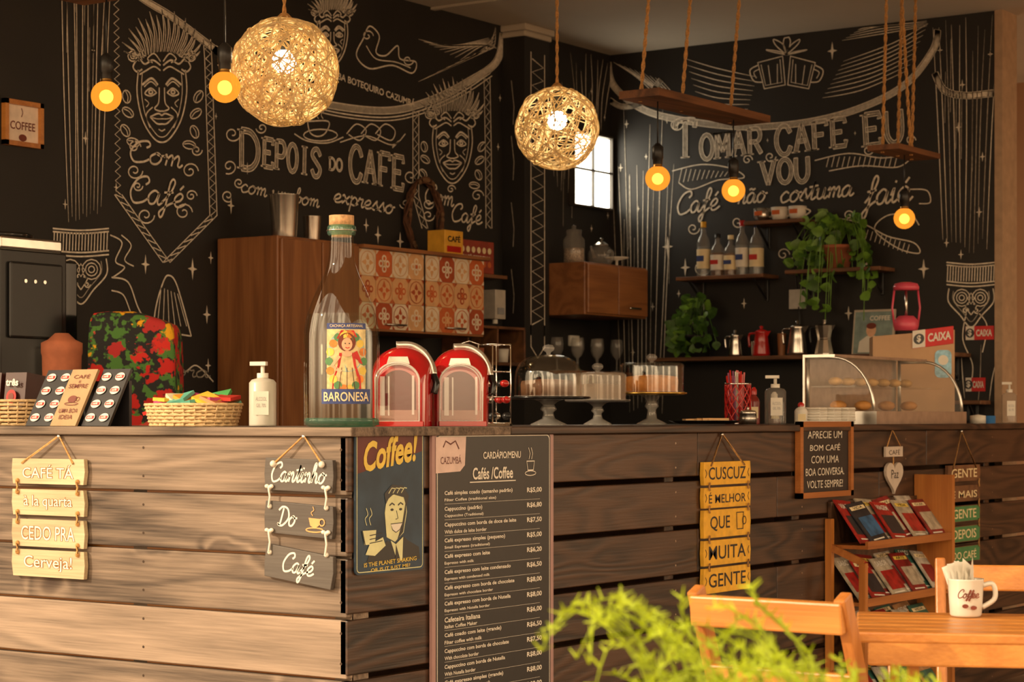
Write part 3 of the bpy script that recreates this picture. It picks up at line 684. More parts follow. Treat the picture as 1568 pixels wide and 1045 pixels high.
m.text(fR,'Paz',6.70,.935,.06,.03,black,.0145); m.text(fR,'CAFÉ',6.70,1.012,.09,.02,black,.0125)
m.tube([fR(6.64,1.025,.01),fR(6.69,1.088,.008),fR(6.76,1.025,.01)],.0025,rope,5); m.tube([fR(6.70,.995,.008),fR(6.70,.95,.008)],.0025,rope,5)
m.make('hanging_heart_sign')
# tin coffee sign
m=MB()
def rrect(cx,cy,w,h,r,n=5):
    P=[]
    for sx,sy,a in((1,1,0),(-1,1,90),(-1,-1,180),(1,-1,270)):
        for i in range(n+1):
            t=math.radians(a+90*i/n); P.append((cx+sx*(w/2-r)+r*math.cos(t),cy+sy*(h/2-r)+r*math.sin(t)))
    return P
navy=M('tin_navy',(.022,.045,.075),.5,var=.35,scale=12); maroon=M('tin_maroon',(.10,.018,.014),.5,var=.3,scale=12); ty=M('tin_yellow',(.70,.50,.08),.5,var=.15); tp=M('tin_pale',(.64,.64,.36),.5,var=.1)
cy0=.935; cx0=3.88
m.prism(fR,rrect(cx0,cy0,.262,.338,.012),.002,.006,navy)
m.poly(fR,[(3.755,1.0),(4.005,1.05),(4.005,1.098),(3.755,1.098)],maroon,.0065)
m.stroke(fR,rrect(cx0,cy0,.25,.326,.01)+[rrect(cx0,cy0,.25,.326,.01)[0]],.002,tp,.0066)
m.text(fR,'Coffee!',3.882,1.05,.21,.07,ty,.0075,shear=.35,bold=.03,rot=.12)
k_=.82
def mp_(P): return [(3.88+(a-3.88)*1.0,.80+(b-.80)*k_) for a,b in P]
m.poly(fR,mp_([(3.865,.86),(3.858,.93),(3.865,.97),(3.90,.985),(3.935,.975),(3.943,.93),(3.93,.87),(3.897,.845)]),tp,.007)
m.poly(fR,mp_([(3.862,.955),(3.856,.985),(3.885,1.01),(3.928,1.005),(3.95,.975),(3.94,.945),(3.93,.972),(3.89,.982),(3.872,.97)]),black,.0074)
for i in range(4): m.stroke(fR,mp_([(3.872+i*.016,.985),(3.884+i*.016,1.0),(3.90+i*.014,.998)]),.0022,tp,.0076)
for x in(3.885,3.918):
    q=mp_([(x,.938)])[0]; m.disc(fR,q[0],q[1],.006,black,.0075,.003); m.stroke(fR,mp_([(x-.010,.95),(x,.957),(x+.010,.951)]),.0035,black,.0075)
m.stroke(fR,mp_([(3.902,.935),(3.908,.912),(3.899,.91)]),.0022,black,.0075)
m.poly(fR,mp_([(3.88,.897),(3.925,.899),(3.915,.88),(3.90,.872),(3.887,.88)]),white,.0075); m.stroke(fR,mp_([(3.88,.897),(3.887,.88),(3.90,.872),(3.915,.88),(3.925,.899),(3.88,.897)]),.002,black,.0077)
m.poly(fR,mp_([(3.938,.96),(3.940,.93),(3.928,.872),(3.905,.85),(3.925,.90)]),black,.0073)
m.poly(fR,mp_([(3.868,.85),(3.84,.835),(3.80,.815),(3.79,.79),(3.995,.79),(3.99,.825),(3.945,.848),(3.928,.86),(3.90,.84)]),black,.0068)
m.poly(fR,mp_([(3.88,.85),(3.905,.79),(3.925,.79),(3.928,.858),(3.90,.838)]),tp,.0072); m.poly(fR,mp_([(3.90,.838),(3.897,.79),(3.918,.79)]),black,.0074)
m.poly(fR,[(3.775,.868),(3.825,.868),(3.82,.835),(3.78,.835)],tp,.0078); m.poly(fR,[(3.80,.835),(3.85,.85),(3.86,.83),(3.82,.808),(3.785,.812)],tp,.0079); m.poly(fR,[(3.775,.868),(3.785,.835),(3.781,.835),(3.771,.868)],black,.008)
for dz in(0,.009,.018): m.stroke(fR,[(3.80,.838+dz),(3.848,.842+dz)],.0022,black,.008)
for x in(3.79,3.805): m.stroke(fR,cr2([(x,.88),(x-.006,.895),(x+.004,.905),(x-.002,.92)],4),.002,tp,.0075)
m.text(fR,'IS THE PLANET SHAKING',3.88,.791,.20,.010,ty,.0075,bold=.01,rot=.03); m.text(fR,'OR IS IT JUST ME?',3.88,.776,.15,.010,ty,.0075,bold=.01,rot=.03)
m.make('tin_coffee_sign')
# menu board
m=MB(); bm=M('menu_black',(.012,.012,.013),.35,var=.1); pk=M('menu_pink_border',(.34,.20,.19),.4,var=.05)
mc=4.302; mw=.53; top=1.103
m.prism(fR,rrect(mc,top-.5,mw,1.0,.02),.003,.011,pk); m.poly(fR,rrect(mc,top-.5,mw-.03,.975,.014),bm,.0115)
m.poly(fR,rrect(mc,top-.5,mw-.038,.965,.012),white,.0117); m.poly(fR,rrect(mc,top-.5,mw-.043,.961,.012),bm,.0119)
m.poly(fR,[(4.05,top-.02),(4.175,top-.02),(4.17,top-.09),(4.15,top-.105),(4.05,top-.108)],M('menu_logo_pink',(.62,.46,.42),.5),.0125)
m.stroke(fR,[(4.08,top-.045),(4.09,top-.03),(4.11,top-.038),(4.13,top-.03),(4.145,top-.05)],.004,maroon,.013); m.text(fR,'CAZUMBÁ',4.112,top-.075,.085,.022,maroon,.013,bold=.0)
m.text(fR,'CARDÁPIO/MENU',4.33,top-.065,.165,.022,white,.013,bold=.015); m.text(fR,'Cafés /Coffee',4.29,top-.112,.175,.03,white,.013,bold=.02); m.stroke(fR,[(4.19,top-.133),(4.39,top-.133)],.0025,white,.013)
m.stroke(fR,[(4.44,top-.085),(4.445,top-.108),(4.47,top-.108),(4.475,top-.085),(4.44,top-.085)],.003,white,.013); m.stroke(fR,ell(4.457,top-.116,.025,.006,12),.002,white,.013)
for k in(0,1): m.stroke(fR,[(4.45+k*.012,top-.08),(4.455+k*.012,top-.065),(4.448+k*.012,top-.05)],.002,white,.013)
menu=[('Café simples coado (tamanho padrão)','Filter Coffee (traditional size)','5,00'),('Cappuccino (padrão)','Cappuccino (Traditional)','6,80'),('Cappuccino com borda de doce de leite','With dulce de leite border','7,50'),('Café expresso simples (pequeno)','Small Espresso (traditional)','5,00'),('Café expresso com leite','Espresso with milk','6,20'),('Café expresso com leite condensado','Espresso with condensed milk','6,50'),('Café expresso com borda de chocolate','Espresso with chocolate border','8,00'),('Café expresso com borda de Nutella','Espresso with Nutella border','8,00'),('Cafeteira Italiana','Italian Coffee Maker','6,00'),('Café coado com leite (grande)','Filter coffee with milk','6,50'),('Cappuccino com borda de chocolate','With chocolate border','7,50'),('Cappuccino com borda de Nutella','With Nutella border','8,00'),('Café expresso simples (grande)','Large Espresso (traditional)','8,00'),('Cappuccino com chantilly','Large Espresso with cream','9,00'),('Chocolate quente','Hot chocolate','8,00'),('Chá da casa','House tea','5,00'),('Chá gelado','Iced tea','6,00'),('Pão de queijo','Cheese bread','5,00')]
z=top-.158
for a,b,c in menu:
    m.text(fR,a,4.085,z,len(a)*.0083,.0125,white,.013,bold=.02,align='L'); m.text(fR,b,4.085,z-.0165,len(b)*.0068,.009,white,.013,bold=.015,align='L')
    m.text(fR,'R$'+c,4.475,z-.002,.068,.0145,white,.013,bold=.025)
    m.stroke(fR,[(4.085,z-.0255),(4.50,z-.0255)],.0006,white,.013)
    z-=.0385
m.make('menu_board')
m=MB(); y0,y1,z0,z1=5.968,6.355,.872,1.118
m.b2((XC+.003,y0+.01,z0+.01),(XC+.012,y1-.01,z1-.01),bm)
for a,b in(((y0,z0),(y1,z0+.018)),((y0,z1-.018),(y1,z1)),((y0,z0),(y0+.02,z1)),((y1-.02,z0),(y1,z1))): m.b2((XC+.002,a[0],a[1]),(XC+.022,b[0],b[1]),wOY)
for i,(t,w) in enumerate((('APRECIE UM',.25),('BOM CAFÉ',.22),('COM UMA',.20),('BOA CONVERSA.',.28),('VOLTE SEMPRE!',.26))): m.text(fR,t,6.16,1.075-i*.040,w,.024,chalk,.0135,shear=.05)
m.make('framed_chalkboard',bevel=.002)
# magazine rack
m=MB(); RX0=XC+.003; RX1=XC+.145; ra,rb=6.19,6.90
m.b2((RX0,rb-.012,.03),(RX1,rb+.012,.93),wOZ)
m.b2((RX0,ra-.01,.03),(RX0+.022,ra+.012,.80),wOZ); m.b2((RX1-.022,ra-.01,.03),(RX1,ra+.012,.66),wOZ)
for z in(.66,.45,.25): m.beam((RX0+.01,ra,z+.05),(RX1-.01,ra,z),.012,.022,wOY)
m.b2((RX0,ra+.012,.1),(RX0+.010,rb-.012,.855),wDX)
mags=[(.30,.015,.012),(.40,.36,.30),(.025,.06,.16),(.02,.02,.025),(.20,.015,.015),(.38,.20,.09),(.03,.10,.22),(.36,.31,.23),(.035,.12,.09),(.12,.03,.02)]
for i in range(4):
    zb=.715-i*.185
    m.b2((RX0+.011,ra+.013,zb-.012),(RX1,rb-.013,zb),wOY)
    m.b2((RX1-.010,ra+.013,zb),(RX1,rb-.013,zb+.014),wOY)
    for k in range(8):
        front=k%2; yc=ra+.075+k*.080+R()*.012; q=(i*7+k*3+k//2)%10; mt=M('magazine_%d'%q,mags[q],.35,var=.45,scale=30)
        h=.150+.02*(1-front)+R()*.015; lift=.004+.012*(1-front); tl=.2*(R()-.5)
        f=pl((RX1-.014-lift,yc,zb+.003),(0,1,tl),(-.60,-tl*.8,.80))
        m.prism(f,[(-.062,0),(.062,0),(.062,h),(-.062,h)],-.003,.001,mt)
        if k%3: m.rect(f,0,h*.87,.105,.014,[white,cream,ty][k%3],.0016); m.text(f,['CAFÉ','VIDA','ARTE','GUIA'][(k+i)%4],0,h*.87,.07,.010,black,.0022,bold=.01)
        else: m.text(f,['VIAGEM','SABOR','CIDADE'][(k+i)%3],0,h*.85,.09,.02,white,.0022,bold=.01)
        q2=(q+3)%10; m.rect(f,-.01+.02*(k%2),h*.42,.07+.035*(k%2),.075,M('magazine_%d'%q2,mags[q2],.4,var=.45,scale=30),.0016); m.rect(f,0,h*.1,.08,.005,white,.0018)
m.make('magazine_rack',bevel=.0012)

# ---------------------------------------------------------------- counter objects
m=MB(); bx,by=-3.18,3.878
prof=[(.088,.012),(.0905,.02),(.0905,.20),(.0885,.235),(.0815,.27),(.067,.31),(.051,.345),(.038,.375),(.031,.405),(.029,.45),(.030,.462),(.034,.466),(.034,.478),(.030,.482)]
prof=[(p.x,p.y) for p in cr([(a,b,0) for a,b in prof],3)]
m.lathe(prof,(bx,by,CT),bot,64)
m.lathe([(.086,.02),(.0865,.20),(.084,.235),(.077,.27)],(bx,by,CT),bot,64)
m.lathe([(0,.001),(.078,.001),(.087,.005),(.0905,.016),(.088,.022),(.06,.013),(0,.016)],(bx,by,CT),botg,48)
m.lathe([(.0312,.458),(.0345,.463),(.0345,.479),(.0305,.483)],(bx,by,CT),botg,32)
m.lathe([(0,.455),(.024,.455),(.025,.482),(.030,.484),(.030,.506),(.0,.508)],(bx,by,CT),M('cork',(.52,.30,.14),.8,var=.3,scale=120),24)
m.tube([Vector((bx,by,CT+.47))+Vector((.036*math.cos(a/12*6.283),.036*math.sin(a/12*6.283),0)) for a in range(12)],.0015,steel,6,True)
ang0=math.atan2(-.822,.569)+.22
def fb(u,v,o=0):
    a=ang0+u/.0905; r=.0912+o; return Vector((bx+r*math.cos(a),by+r*math.sin(a),CT+v))
cols=dict(red=M('label_red',(.5,.02,.015),.5),pap=M('label_paper_gold',(.62,.50,.24),.5,var=.25,scale=70),bl=M('label_blue',(.03,.05,.18),.5),skin=M('label_skin',(.7,.4,.24),.5),hair=M('label_hair',(.16,.025,.008),.5),gr=M('label_green',(.08,.22,.08),.5),org=M('label_orange',(.65,.2,.03),.5,var=.3,scale=60))
m.rect(fb,0,.15,.095,.19,cols['pap'],.0002,n=14); m.rect(fb,0,.238,.095,.014,cols['bl'],.0006,n=14); m.text(fb,'CACHAÇA ARTESANAL',0,.238,.08,.008,cream,.0012)
m.disc(fb,0,.18,.044,M('label_sky',(.30,.45,.42),.5),.0008,.05); 
for i in range(18):
    a=i/18*6.283; m.disc(fb,.042*math.cos(a),.155+.065*math.sin(a),.010,[cols['gr'],cols['org'],ty][i%3],.001,n=8)
m.poly(fb,[(-.036,.075),(.036,.075),(.033,.115),(.022,.145),(.018,.175),(-.018,.175),(-.022,.145),(-.033,.112)],cols['red'],.0014)
for x in(-.02,0,.02): m.stroke(fb,[(x,.08),(x*.6,.14)],.0015,maroon,.0016)
m.disc(fb,0,.200,.021,cols['hair'],.0013,.022); m.disc(fb,0,.195,.0125,cols['skin'],.0017,.015); m.disc(fb,0,.173,.012,cols['skin'],.0018,.007)
m.poly(fb,[(-.024,.208),(.024,.212),(.016,.228),(-.014,.228)],cols['red'],.0018); m.stroke(fb,[(-.018,.168),(-.034,.145),(-.014,.130)],.009,cols['skin'],.0019); m.stroke(fb,[(.018,.168),(.034,.15),(.020,.178)],.009,cols['red'],.0019)
m.disc(fb,-.0042,.197,.0016,black,.0022); m.disc(fb,.0052,.197,.0016,black,.0022); m.stroke(fb,[(-.004,.188),(.001,.186),(.006,.188)],.002,cols['red'],.0022)
for i in range(12):
    a0_=-.060+i*.010; m.add([fb(a0_,.055,.0024),fb(a0_+.010,.055,.0024),fb(a0_+.010,.090,.0024),fb(a0_,.090,.0024)],[(0,1,2,3)],cols['bl'],True)
m.text(fb,'BARONESA',0,.072,.108,.022,cream,.0034,bold=.012)
m.make('glass_demijohn_bottle')
def pump(x,y,h,r,body,name,lab=True):
    m=MB(); hb=h*.72
    m.lathe([(0,0),(r,.002),(r,.006),(r,hb*.93),(r*.8,hb),(r*.35,hb+.004),(r*.35,hb+.008)],(x,y,CT),body,24)
    m.lathe([(r*.42,hb+.004),(r*.42,hb+h*.1),(r*.15,hb+h*.1),(r*.15,h*.93),(0,h*.93)],(x,y,CT),white,16)
    m.box((x-.008,y-.006,CT+h*.965),(r*1.25,.014,h*.06),white,rz=.3)
    if lab:
        f=pl((x,y,CT),CR,ZA); m.rect(f,0,hb*.5,r*1.1,hb*.5,white,r+.0005); m.text(f,'ÁLCOOL',0,hb*.6,r*.8,.012,M('label_grey',(.3,.3,.3),.5),r+.001); m.text(f,'GEL 70%',0,hb*.45,r*.7,.009,M('label_grey'),r+.001)
    m.make(name)
pump(-3.476,3.93,.163,.034,M('white_bottle_plastic',(.62,.58,.50),.3,var=.03,trans=.2),'hand_sanitizer_bottle')
pump(-3.258,6.256,.165,.036,cleart,'hand_sanitizer_bottle')
pump(-3.1,7.95,.165,.03,cleart,'hand_sanitizer_bottle')
def basket(name,x,y,a,b,h,items=True):
    m=MB()
    for k in range(7):
        z=.004+h*k/6; g=1+.12*k/6
        m.tube([(x+a*g*math.cos(t/48*6.283)*(1+.02*(-1)**(t+k)),y+b*g*math.sin(t/48*6.283)*(1+.03*(-1)**(t+k)),CT+z) for t in range(48)],.0048,wick,5,True)
    for t in range(26):
        q=t/26*6.283; m.tube([(x+a*math.cos(q),y+b*math.sin(q),CT+.002),(x+a*1.13*math.cos(q),y+b*1.13*math.sin(q),CT+h+.004)],.003,wick,5)
    m.lathe([(0,.003),(a,.003)],(x,y,CT),wick,24,sy=b/a)
    if items:
        cs=[(.5,.03,.02),(.7,.3,.03),(.08,.35,.1),(.66,.6,.42),(.5,.06,.18),(.7,.5,.05),(.12,.4,.3),(.6,.2,.08)]
        for lay in range(3):
            for i in range(11):
                mt=M('sachet_%d'%((i*3+lay)%8),cs[(i*3+lay)%8],.45,var=.15)
                xx=x-a*.85+a*1.7*(i+.5)/11; yy=y+(R()-.5)*b*.9
                m.box((xx,yy,CT+h*.85+lay*.012+R()*.008),(.058,.058,.009),mt,rz=R()*1.0-.5,rx=R()*.7-.2,ry=R()*.8-.4)
    m.make(name)
basket('wicker_basket_of_tea_sachets',-3.749,3.97,.125,.085,.052)
basket('wicker_basket_of_boxes',-4.46,4.0,.105,.085,.065,False)
m=MB()
for i,(x,y) in enumerate(((-4.50,3.99),(-4.41,4.0))):
    m.box((x,y,CT+.075),(.075,.09,.135),M('capsule_box_dark',(.05,.015,.012),.4),rz=.1,rx=-.12)
    f=pl((x,y-.05,CT+.08),XA,(0,.12,1)); m.text(f,'três',0,.04,.05,.02,white,.004,bold=.03); m.disc(f,.0,0,.02,redm,.003); m.disc(f,0,0,.011,M('label_hair'),.004)
m.make('coffee_capsule_boxes',bevel=.002)
m=MB(); xs=-4.115; dkb=M('display_dark',(.02,.018,.02),.35); kraft=M('kraft_paper',(.40,.25,.12),.6,var=.1)
for j,(dx,w,mt) in enumerate(((-.105,.108,dkb),(0,.095,kraft),(.103,.10,dkb))):
    f=pl((xs+dx,3.86+abs(dx)*.15,CT+.001),(1,0,0),(0,.55,1))
    m.prism(f,[(-w/2,0),(w/2,0),(w/2,.172),(-w/2,.172)],-.008,0,mt)
    if mt is dkb:
        for r_ in range(4):
            for c_ in range(2):
                u=-w*.25+c_*w*.5; v=.024+r_*.041
                m.disc(f,u,v,.017,white,.003,.0125); m.rect(f,u,v,.028,.009,redm,.004); m.text(f,'café',u,v,.018,.006,white,.005,bold=.03)
    else:
        for t,v,w2,h2 in(('CAFÉ',.150,.06,.014),('É',.134,.008,.008),('SEMPRE',.12,.07,.013),('UMA BOA',.045,.07,.013),('IDEIA',.026,.05,.013)): m.text(f,t,0,v,w2,h2,M('label_hair'),.002,bold=.005)
        m.disc(f,-.002,.08,.016,M('label_hair'),.002,.011); m.stroke(f,ell(.017,.08,.007,.006,10),.002,M('label_hair'),.002); m.stroke(f,ell(0,.066,.025,.004,14),.002,M('label_hair'),.002)
m.b2((xs-.15,3.955,CT),(xs+.15,3.965,CT+.12),dkb)
m.make('coffee_capsule_display')
# capsule coffee machines
def arch(w,h,n=14,k=.85):
    r=w/2; P=[(-r,0),(r,0)]
    for i in range(n+1):
        a=math.pi*i/n; P.append((r*math.cos(a),h-r*k+r*k*math.sin(a)))
    return P
silv=M('silver_plastic',(.6,.56,.5),.2,.8)
highlight=glass('tank_highlight',(.9,.9,.9),1.6,.5,(.85,.8,.75))  # whitish colour painting the highlights along the tank edges
tankg=glass('tank_clear',(.95,.94,.93),1.75)
def capsule_machine(x,y,name,rot=0):
    U=Matrix.Rotation(rot,3,'Z')@CR; f=pl((x,y,CT),U,ZA); m=MB()
    prev=None; n=20; secs=[(-.006,.060,.150,0),(-.012,.066,.170,0),(-.03,.072,.190,.003),(-.06,.076,.205,.006),(-.10,.074,.210,.010),(-.14,.066,.200,.012),(-.155,.050,.17,.012)]
    rings=[]
    for o,hw,ht,sx_ in secs:
        P=[(-hw+sx_,0)]
        for i in range(n+1):
            a=math.pi*(1-i/n); P.append((hw*math.cos(a)+sx_,ht-hw*.8+hw*.8*math.sin(a)))
        P.append((hw+sx_,0)); rings.append([f(a,b,o) for a,b in P])
    V=[v for r_ in rings for v in r_]; k=len(rings[0]); F=[]
    for j in range(len(rings)-1):
        for i in range(k-1): F.append((j*k+i,j*k+i+1,(j+1)*k+i+1,(j+1)*k+i))
    F.append(tuple(range(k-1,-1,-1))); F.append(tuple((len(rings)-1)*k+i for i in range(k)))
    m.add(V,F[:-2],redg,True); m.add(V,F[-2:],redg)
    m.tube(cr([f(-.01,.212,-.085),f(.030,.211,-.088),f(.062,.192,-.082),f(.082,.160,-.078),f(.088,.135,-.072)],4),.010,silv,10)
    m.tube([f(.088,.135,-.072),f(.096,.112,-.06),f(.090,.085,-.055)],.009,blackg,10)
    m.prism(f,[(-.058,0),(.066,0),(.066,.013),(-.058,.013)],-.16,.058,redg)
    m.prism(f,[(-.03,.16),(.03,.16),(.024,.180),(-.024,.180)],-.02,.004,silv)
    # flat dark plate painted as recess shade behind the tank so the clear dome reads
    m.prism(f,[(a*.86,b*.93+.013) for a,b in arch(.104,.142,16)],-.006,-.003,M('recess_shade_red',(.10,.004,.004),.3))
    T=arch(.112,.150,18)
    m.add([f(a,b+.013,o) for o in(.0,.05) for a,b in T],[(i,(i+1)%len(T),len(T)+(i+1)%len(T),len(T)+i) for i in range(len(T))],cleart,True)
    m.poly(f,[(a,b+.013) for a,b in T],tankg,.05)
    m.tube([f(a,b+.013,.05) for a,b in T],.0028,highlight,6,True); m.tube([f(a*.96,b*.98+.013,.004) for a,b in T],.002,highlight,6,True)
    m.rect(f,.040,.080,.006,.10,highlight,.047); m.rect(f,-.038,.078,.012,.10,highlight,.046); m.rect(f,-.022,.078,.004,.10,highlight,.046)  # pale vertical strips painted on as tank highlights
    m.prism(f,[(-.052,.015),(.052,.015),(.052,.042),(-.052,.042)],.006,.044,glass('tank_water_highlight',(.9,.75,.7),1.33,.3,(.75,.45,.38)))  # water tinted with the pinkish highlight at the tank bottom
    m.make(name,bevel=.003)
capsule_machine(-3.297,4.25,'capsule_coffee_machine'); capsule_machine(-3.255,4.46,'capsule_coffee_machine',.1)
m=MB(); rx,ry=-3.34,4.74
for a in range(4):
    q=a*math.pi/2+.5; p=(rx+.045*math.cos(q),ry+.045*math.sin(q)); m.tube([(p[0],p[1],CT+.006),(p[0],p[1],CT+.225)],.0022,chrome,6)
for z in(.008,.08,.15,.225):
    m.tube([(rx+.045*math.cos(.5+i*math.pi/2),ry+.045*math.sin(.5+i*math.pi/2),CT+z) for i in range(4)],.0022,chrome,6,True)
m.cyl((rx,ry,CT),.05,.006,chrome)
for z in(.015,.06,.105):
    for i in range(4):
        q=i*1.571+z*30; m.sph((rx+.034*math.cos(q),ry+.034*math.sin(q),CT+z+.012),.013,[redm,black,steel][(i+int(z*100))%3],sz=.8,seg=10,rings=6)
m.tube([(rx-.03,ry-.03,CT+.225),(rx-.05,ry-.05,CT+.235),(rx-.07,ry-.07,CT+.225)],.0022,chrome,6)
m.make('coffee_capsule_rack')
def cakestand(x,y,zp,pr,dr,dh,plate,name,cake=None,dome=True,cover=clear,ch=.5):
    m=MB(); h=zp-CT
    m.lathe([(0,0),(pr*.42,0),(pr*.43,.004),(pr*.3,.010),(pr*.12,.018),(pr*.1,h*.5),(pr*.16,h*.62),(pr*.1,h*.75),(pr*.22,h*.92),(pr*.35,h)],(x,y,CT),cleart,32)
    m.lathe([(pr*.42,.0005),(pr*.43,.004),(pr*.15,.02),(pr*.12,h*.5),(pr*.2,h*.62),(pr*.13,h*.8)],(x,y,CT),cleart,24)
    m.lathe([(0,h),(pr*.9,h),(pr,h+.003),(pr,h+.008),(pr*.9,h+.006),(0,h+.006)],(x,y,CT),plate,40)
    z=h+.007
    if dome: P=[(dr,0),(dr,dh*.45),(dr*.93,dh*.68),(dr*.75,dh*.86),(dr*.45,dh*.97),(dr*.1,dh)]
    else: P=[(dr,0),(dr,dh*.85),(dr*.95,dh*.95),(dr*.85,dh),(dr*.1,dh)]
    P=[(p.x,p.y) for p in cr([(a,b,0) for a,b in P],4)]
    m.lathe([(a,z+b) for a,b in P],(x,y,CT),cover,48); m.lathe([(a*.97,z+b*.975) for a,b in P],(x,y,CT),cover,48)
    m.lathe([(dr*1.01,z),(dr*1.01,z+.004)],(x,y,CT),cleart,40)
    m.lathe([(.006,z+dh),(.007,z+dh+.006),(.016,z+dh+.012),(.018,z+dh+.02),(.012,z+dh+.027),(0,z+dh+.029)],(x,y,CT),cleart,16)
    if cake:
        m.lathe([(0,z),(dr*.80,z),(dr*.82,z+dh*ch*.7),(dr*.78,z+dh*ch*.9),(dr*.3,z+dh*ch),(0,z+dh*ch*.96)],(x,y,CT),cake,32)
    m.make(name)
glint=glass('dome_glass',(.95,.96,.94),1.8)
cakestand(-3.328,4.992,1.1825,.122,.098,.122,blackg,'glass_domed_cake_stand',cover=glint,cake=M('brown_cake',(.14,.055,.02),.7,var=.3),ch=.42)
cakestand(-3.372,5.325,1.177,.10,.086,.082,cleart,'covered_cake_stand',dome=False,cover=glass('frosted_cover',(.8,.76,.7),1.6,.22,(.6,.52,.44)),cake=M('iced_cake',(.42,.28,.18),.6,var=.2),ch=.6)
cakestand(-3.392,5.676,1.202,.112,.102,.094,gold,'glass_domed_cake_stand',cover=glint,cake=M('orange_sponge_cake',(.55,.20,.04),.7,var=.3),dome=False,ch=.6)
m=MB(); m.lathe([(0,.003),(.09,.003),(.115,.012),(.118,.014),(.09,.008),(0,.007)],(-3.28,5.82,CT),blackg,32,sy=1)
for i in range(5): m.box((-3.33+i*.02,5.82+i*.012,CT+.014+R()*.004),(.045,.05,.009),M('pastry',(.7,.42,.18),.6),rz=R()*3)
m.make('serving_plate_with_pastries')
m=MB(); sx,sy=-3.313,6.096
for k in range(10):
    a=k/10*6.283
    for d in(1,-1): m.tube([(sx+.042*math.cos(a+d*t*.25),sy+.042*math.sin(a+d*t*.25),CT+.002+t*.133/8) for t in range(9)],.0022,redm,5)
for z in(.003,.134): m.tube([(sx+.042*math.cos(i/20*6.283),sy+.042*math.sin(i/20*6.283),CT+z) for i in range(20)],.003,chrome,6,True)
m.cyl((sx,sy,CT),.041,.004,redm)
for i in range(26):
    a=R()*6.283;r=R()*.032; m.tube([(sx+r*.8*math.cos(a),sy+r*.8*math.sin(a),CT+.005),(sx+r*1.4*math.cos(a),sy+r*1.4*math.sin(a),CT+.155+R()*.025)],.003,[redm,M('straw_pink',(.7,.2,.2),.4),white,M('straw_purple',(.3,.1,.2),.4)][i%4],6)
m.make('drinking_straw_holder')
m=MB(); m.lathe([(0,0),(.028,0),(.03,.02),(.028,.035),(.03,.037),(.025,.045),(0,.05)],(-3.24,6.03,CT),steel,20); m.sph((-3.24,6.03,CT+.053),.005,steel); m.make('steel_sugar_bowl')
def sauce(x,y,h,r,col,name,cap):
    m=MB(); m.lathe([(0,0),(r,0),(r,.004),(r,h*.6),(r*.8,h*.7),(r*.4,h*.78),(r*.4,h*.82)],(x,y,CT),col,18); m.lathe([(r*.5,h*.8),(r*.5,h*.92),(r*.2,h),(0,h)],(x,y,CT),cap,14)
    f=pl((x,y,CT),CR,ZA); m.rect(f,0,h*.32,r*1.2,h*.3,cream,r+.0004); m.make(name)
sauce(-3.33,6.24,.125,.02,M('dark_red_sauce',(.2,.02,.015),.2),'sauce_bottle',redm); sauce(-3.30,6.33,.11,.022,M('brown_sauce',(.12,.04,.02),.2),'sauce_bottle',white); sauce(-3.22,6.37,.075,.022,M('white_plastic_pot',(.75,.7,.62),.4),'condiment_pot',redm)
m=MB()
for i in range(3):
    for k in range(6): m.box((-3.20+.02*i,6.44+i*.068,CT+.006+k*.0095),(.06,.062,.0085),white,rz=R()*.08)
m.make('napkin_stacks',bevel=.002)
# curved glass display case
m=MB(); xa,xb,ya,yb=-3.36,-3.10,6.70,7.48
alu=M('aluminium_frame',(.7,.67,.62),.28,.9)
def prf(n=10,r=0):
    P=[(xa,CT+.235),(xb-.16,CT+.235)]
    for i in range(1,n+1):
        a=math.pi/2*(1-i/n); P.append((xb-.16+(.155)*math.cos(a),CT+.045+.19*math.sin(a)))
    return P
Pf=prf()
for y in(ya,yb): m.tube([(a,y,b) for a,b in Pf],.006,alu,6); m.tube([(xa,y,CT+.045),(xa,y,CT+.235)],.007,alu,6)
m.add([(a,y,b) for y in(ya,yb) for a,b in Pf],[(i,len(Pf)+i,len(Pf)+i+1,i+1) for i in range(len(Pf)-1)],cleart,True)
m.add([(a,ya,b) for a,b in Pf][::-1]+[(xa,ya,CT+.045)],[tuple(range(len(Pf)+1))],clear)
m.b2((xa-.01,ya-.01,CT),(xb+.01,yb+.01,CT+.045),alu); m.b2((xa-.02,ya,CT+.045),(xa-.012,yb,CT+.24),alu)
m.b2((xa-.015,ya-.01,CT+.236),(xb-.15,yb+.01,CT+.246),alu)
m.b2((xa,ya+.01,CT+.13),(xb-.08,yb-.01,CT+.135),clear)
for i in range(7):
    m.sph((xa+.08+.05*(i%2),ya+.08+i*.1,CT+.066),.03,M('baked_snack',(.55,.25,.07),.6,var=.3),sz=.6,seg=12,rings=8)
    m.sph((xa+.07,ya+.08+i*.1,CT+.152),.026,M('baked_snack2',(.65,.38,.14),.6,var=.3),sz=.6,seg=12,rings=8)
m.make('curved_glass_display_case')
m=MB(); bx0,by0=-3.41,7.72
U=Vector((.87,.49,0)); f=pl((bx0,by0,CT),U,ZA); box_m=M('pale_cardboard_wood',(.50,.30,.16),.6,var=.12,scale=8)
m.prism(f,[(-.16,0),(.16,0),(.16,.37),(-.16,.345)],-.14,.03,box_m)
sgr=M('sign_red',(.58,.012,.012),.5)
def caixa(m,f,cx,cy,w,h,o):
    m.rect(f,cx,cy,w,h,sgr,o); m.rect(f,cx-w*.34,cy,w*.3,h,white,o+.001); m.disc(f,cx-w*.34,cy,h*.34,black,o+.002); m.text(f,'$',cx-w*.34,cy,h*.3,h*.5,white,o+.003,bold=.03); m.text(f,'CAIXA',cx+w*.16,cy,w*.56,h*.5,white,o+.002,bold=.03)
m.prism(f,[(-.005,.295),(.155,.315),(.155,.385),(-.005,.365)],.031,.034,sgr)
g=lambda u,v,o=0:f(u,v+.125*u,o)
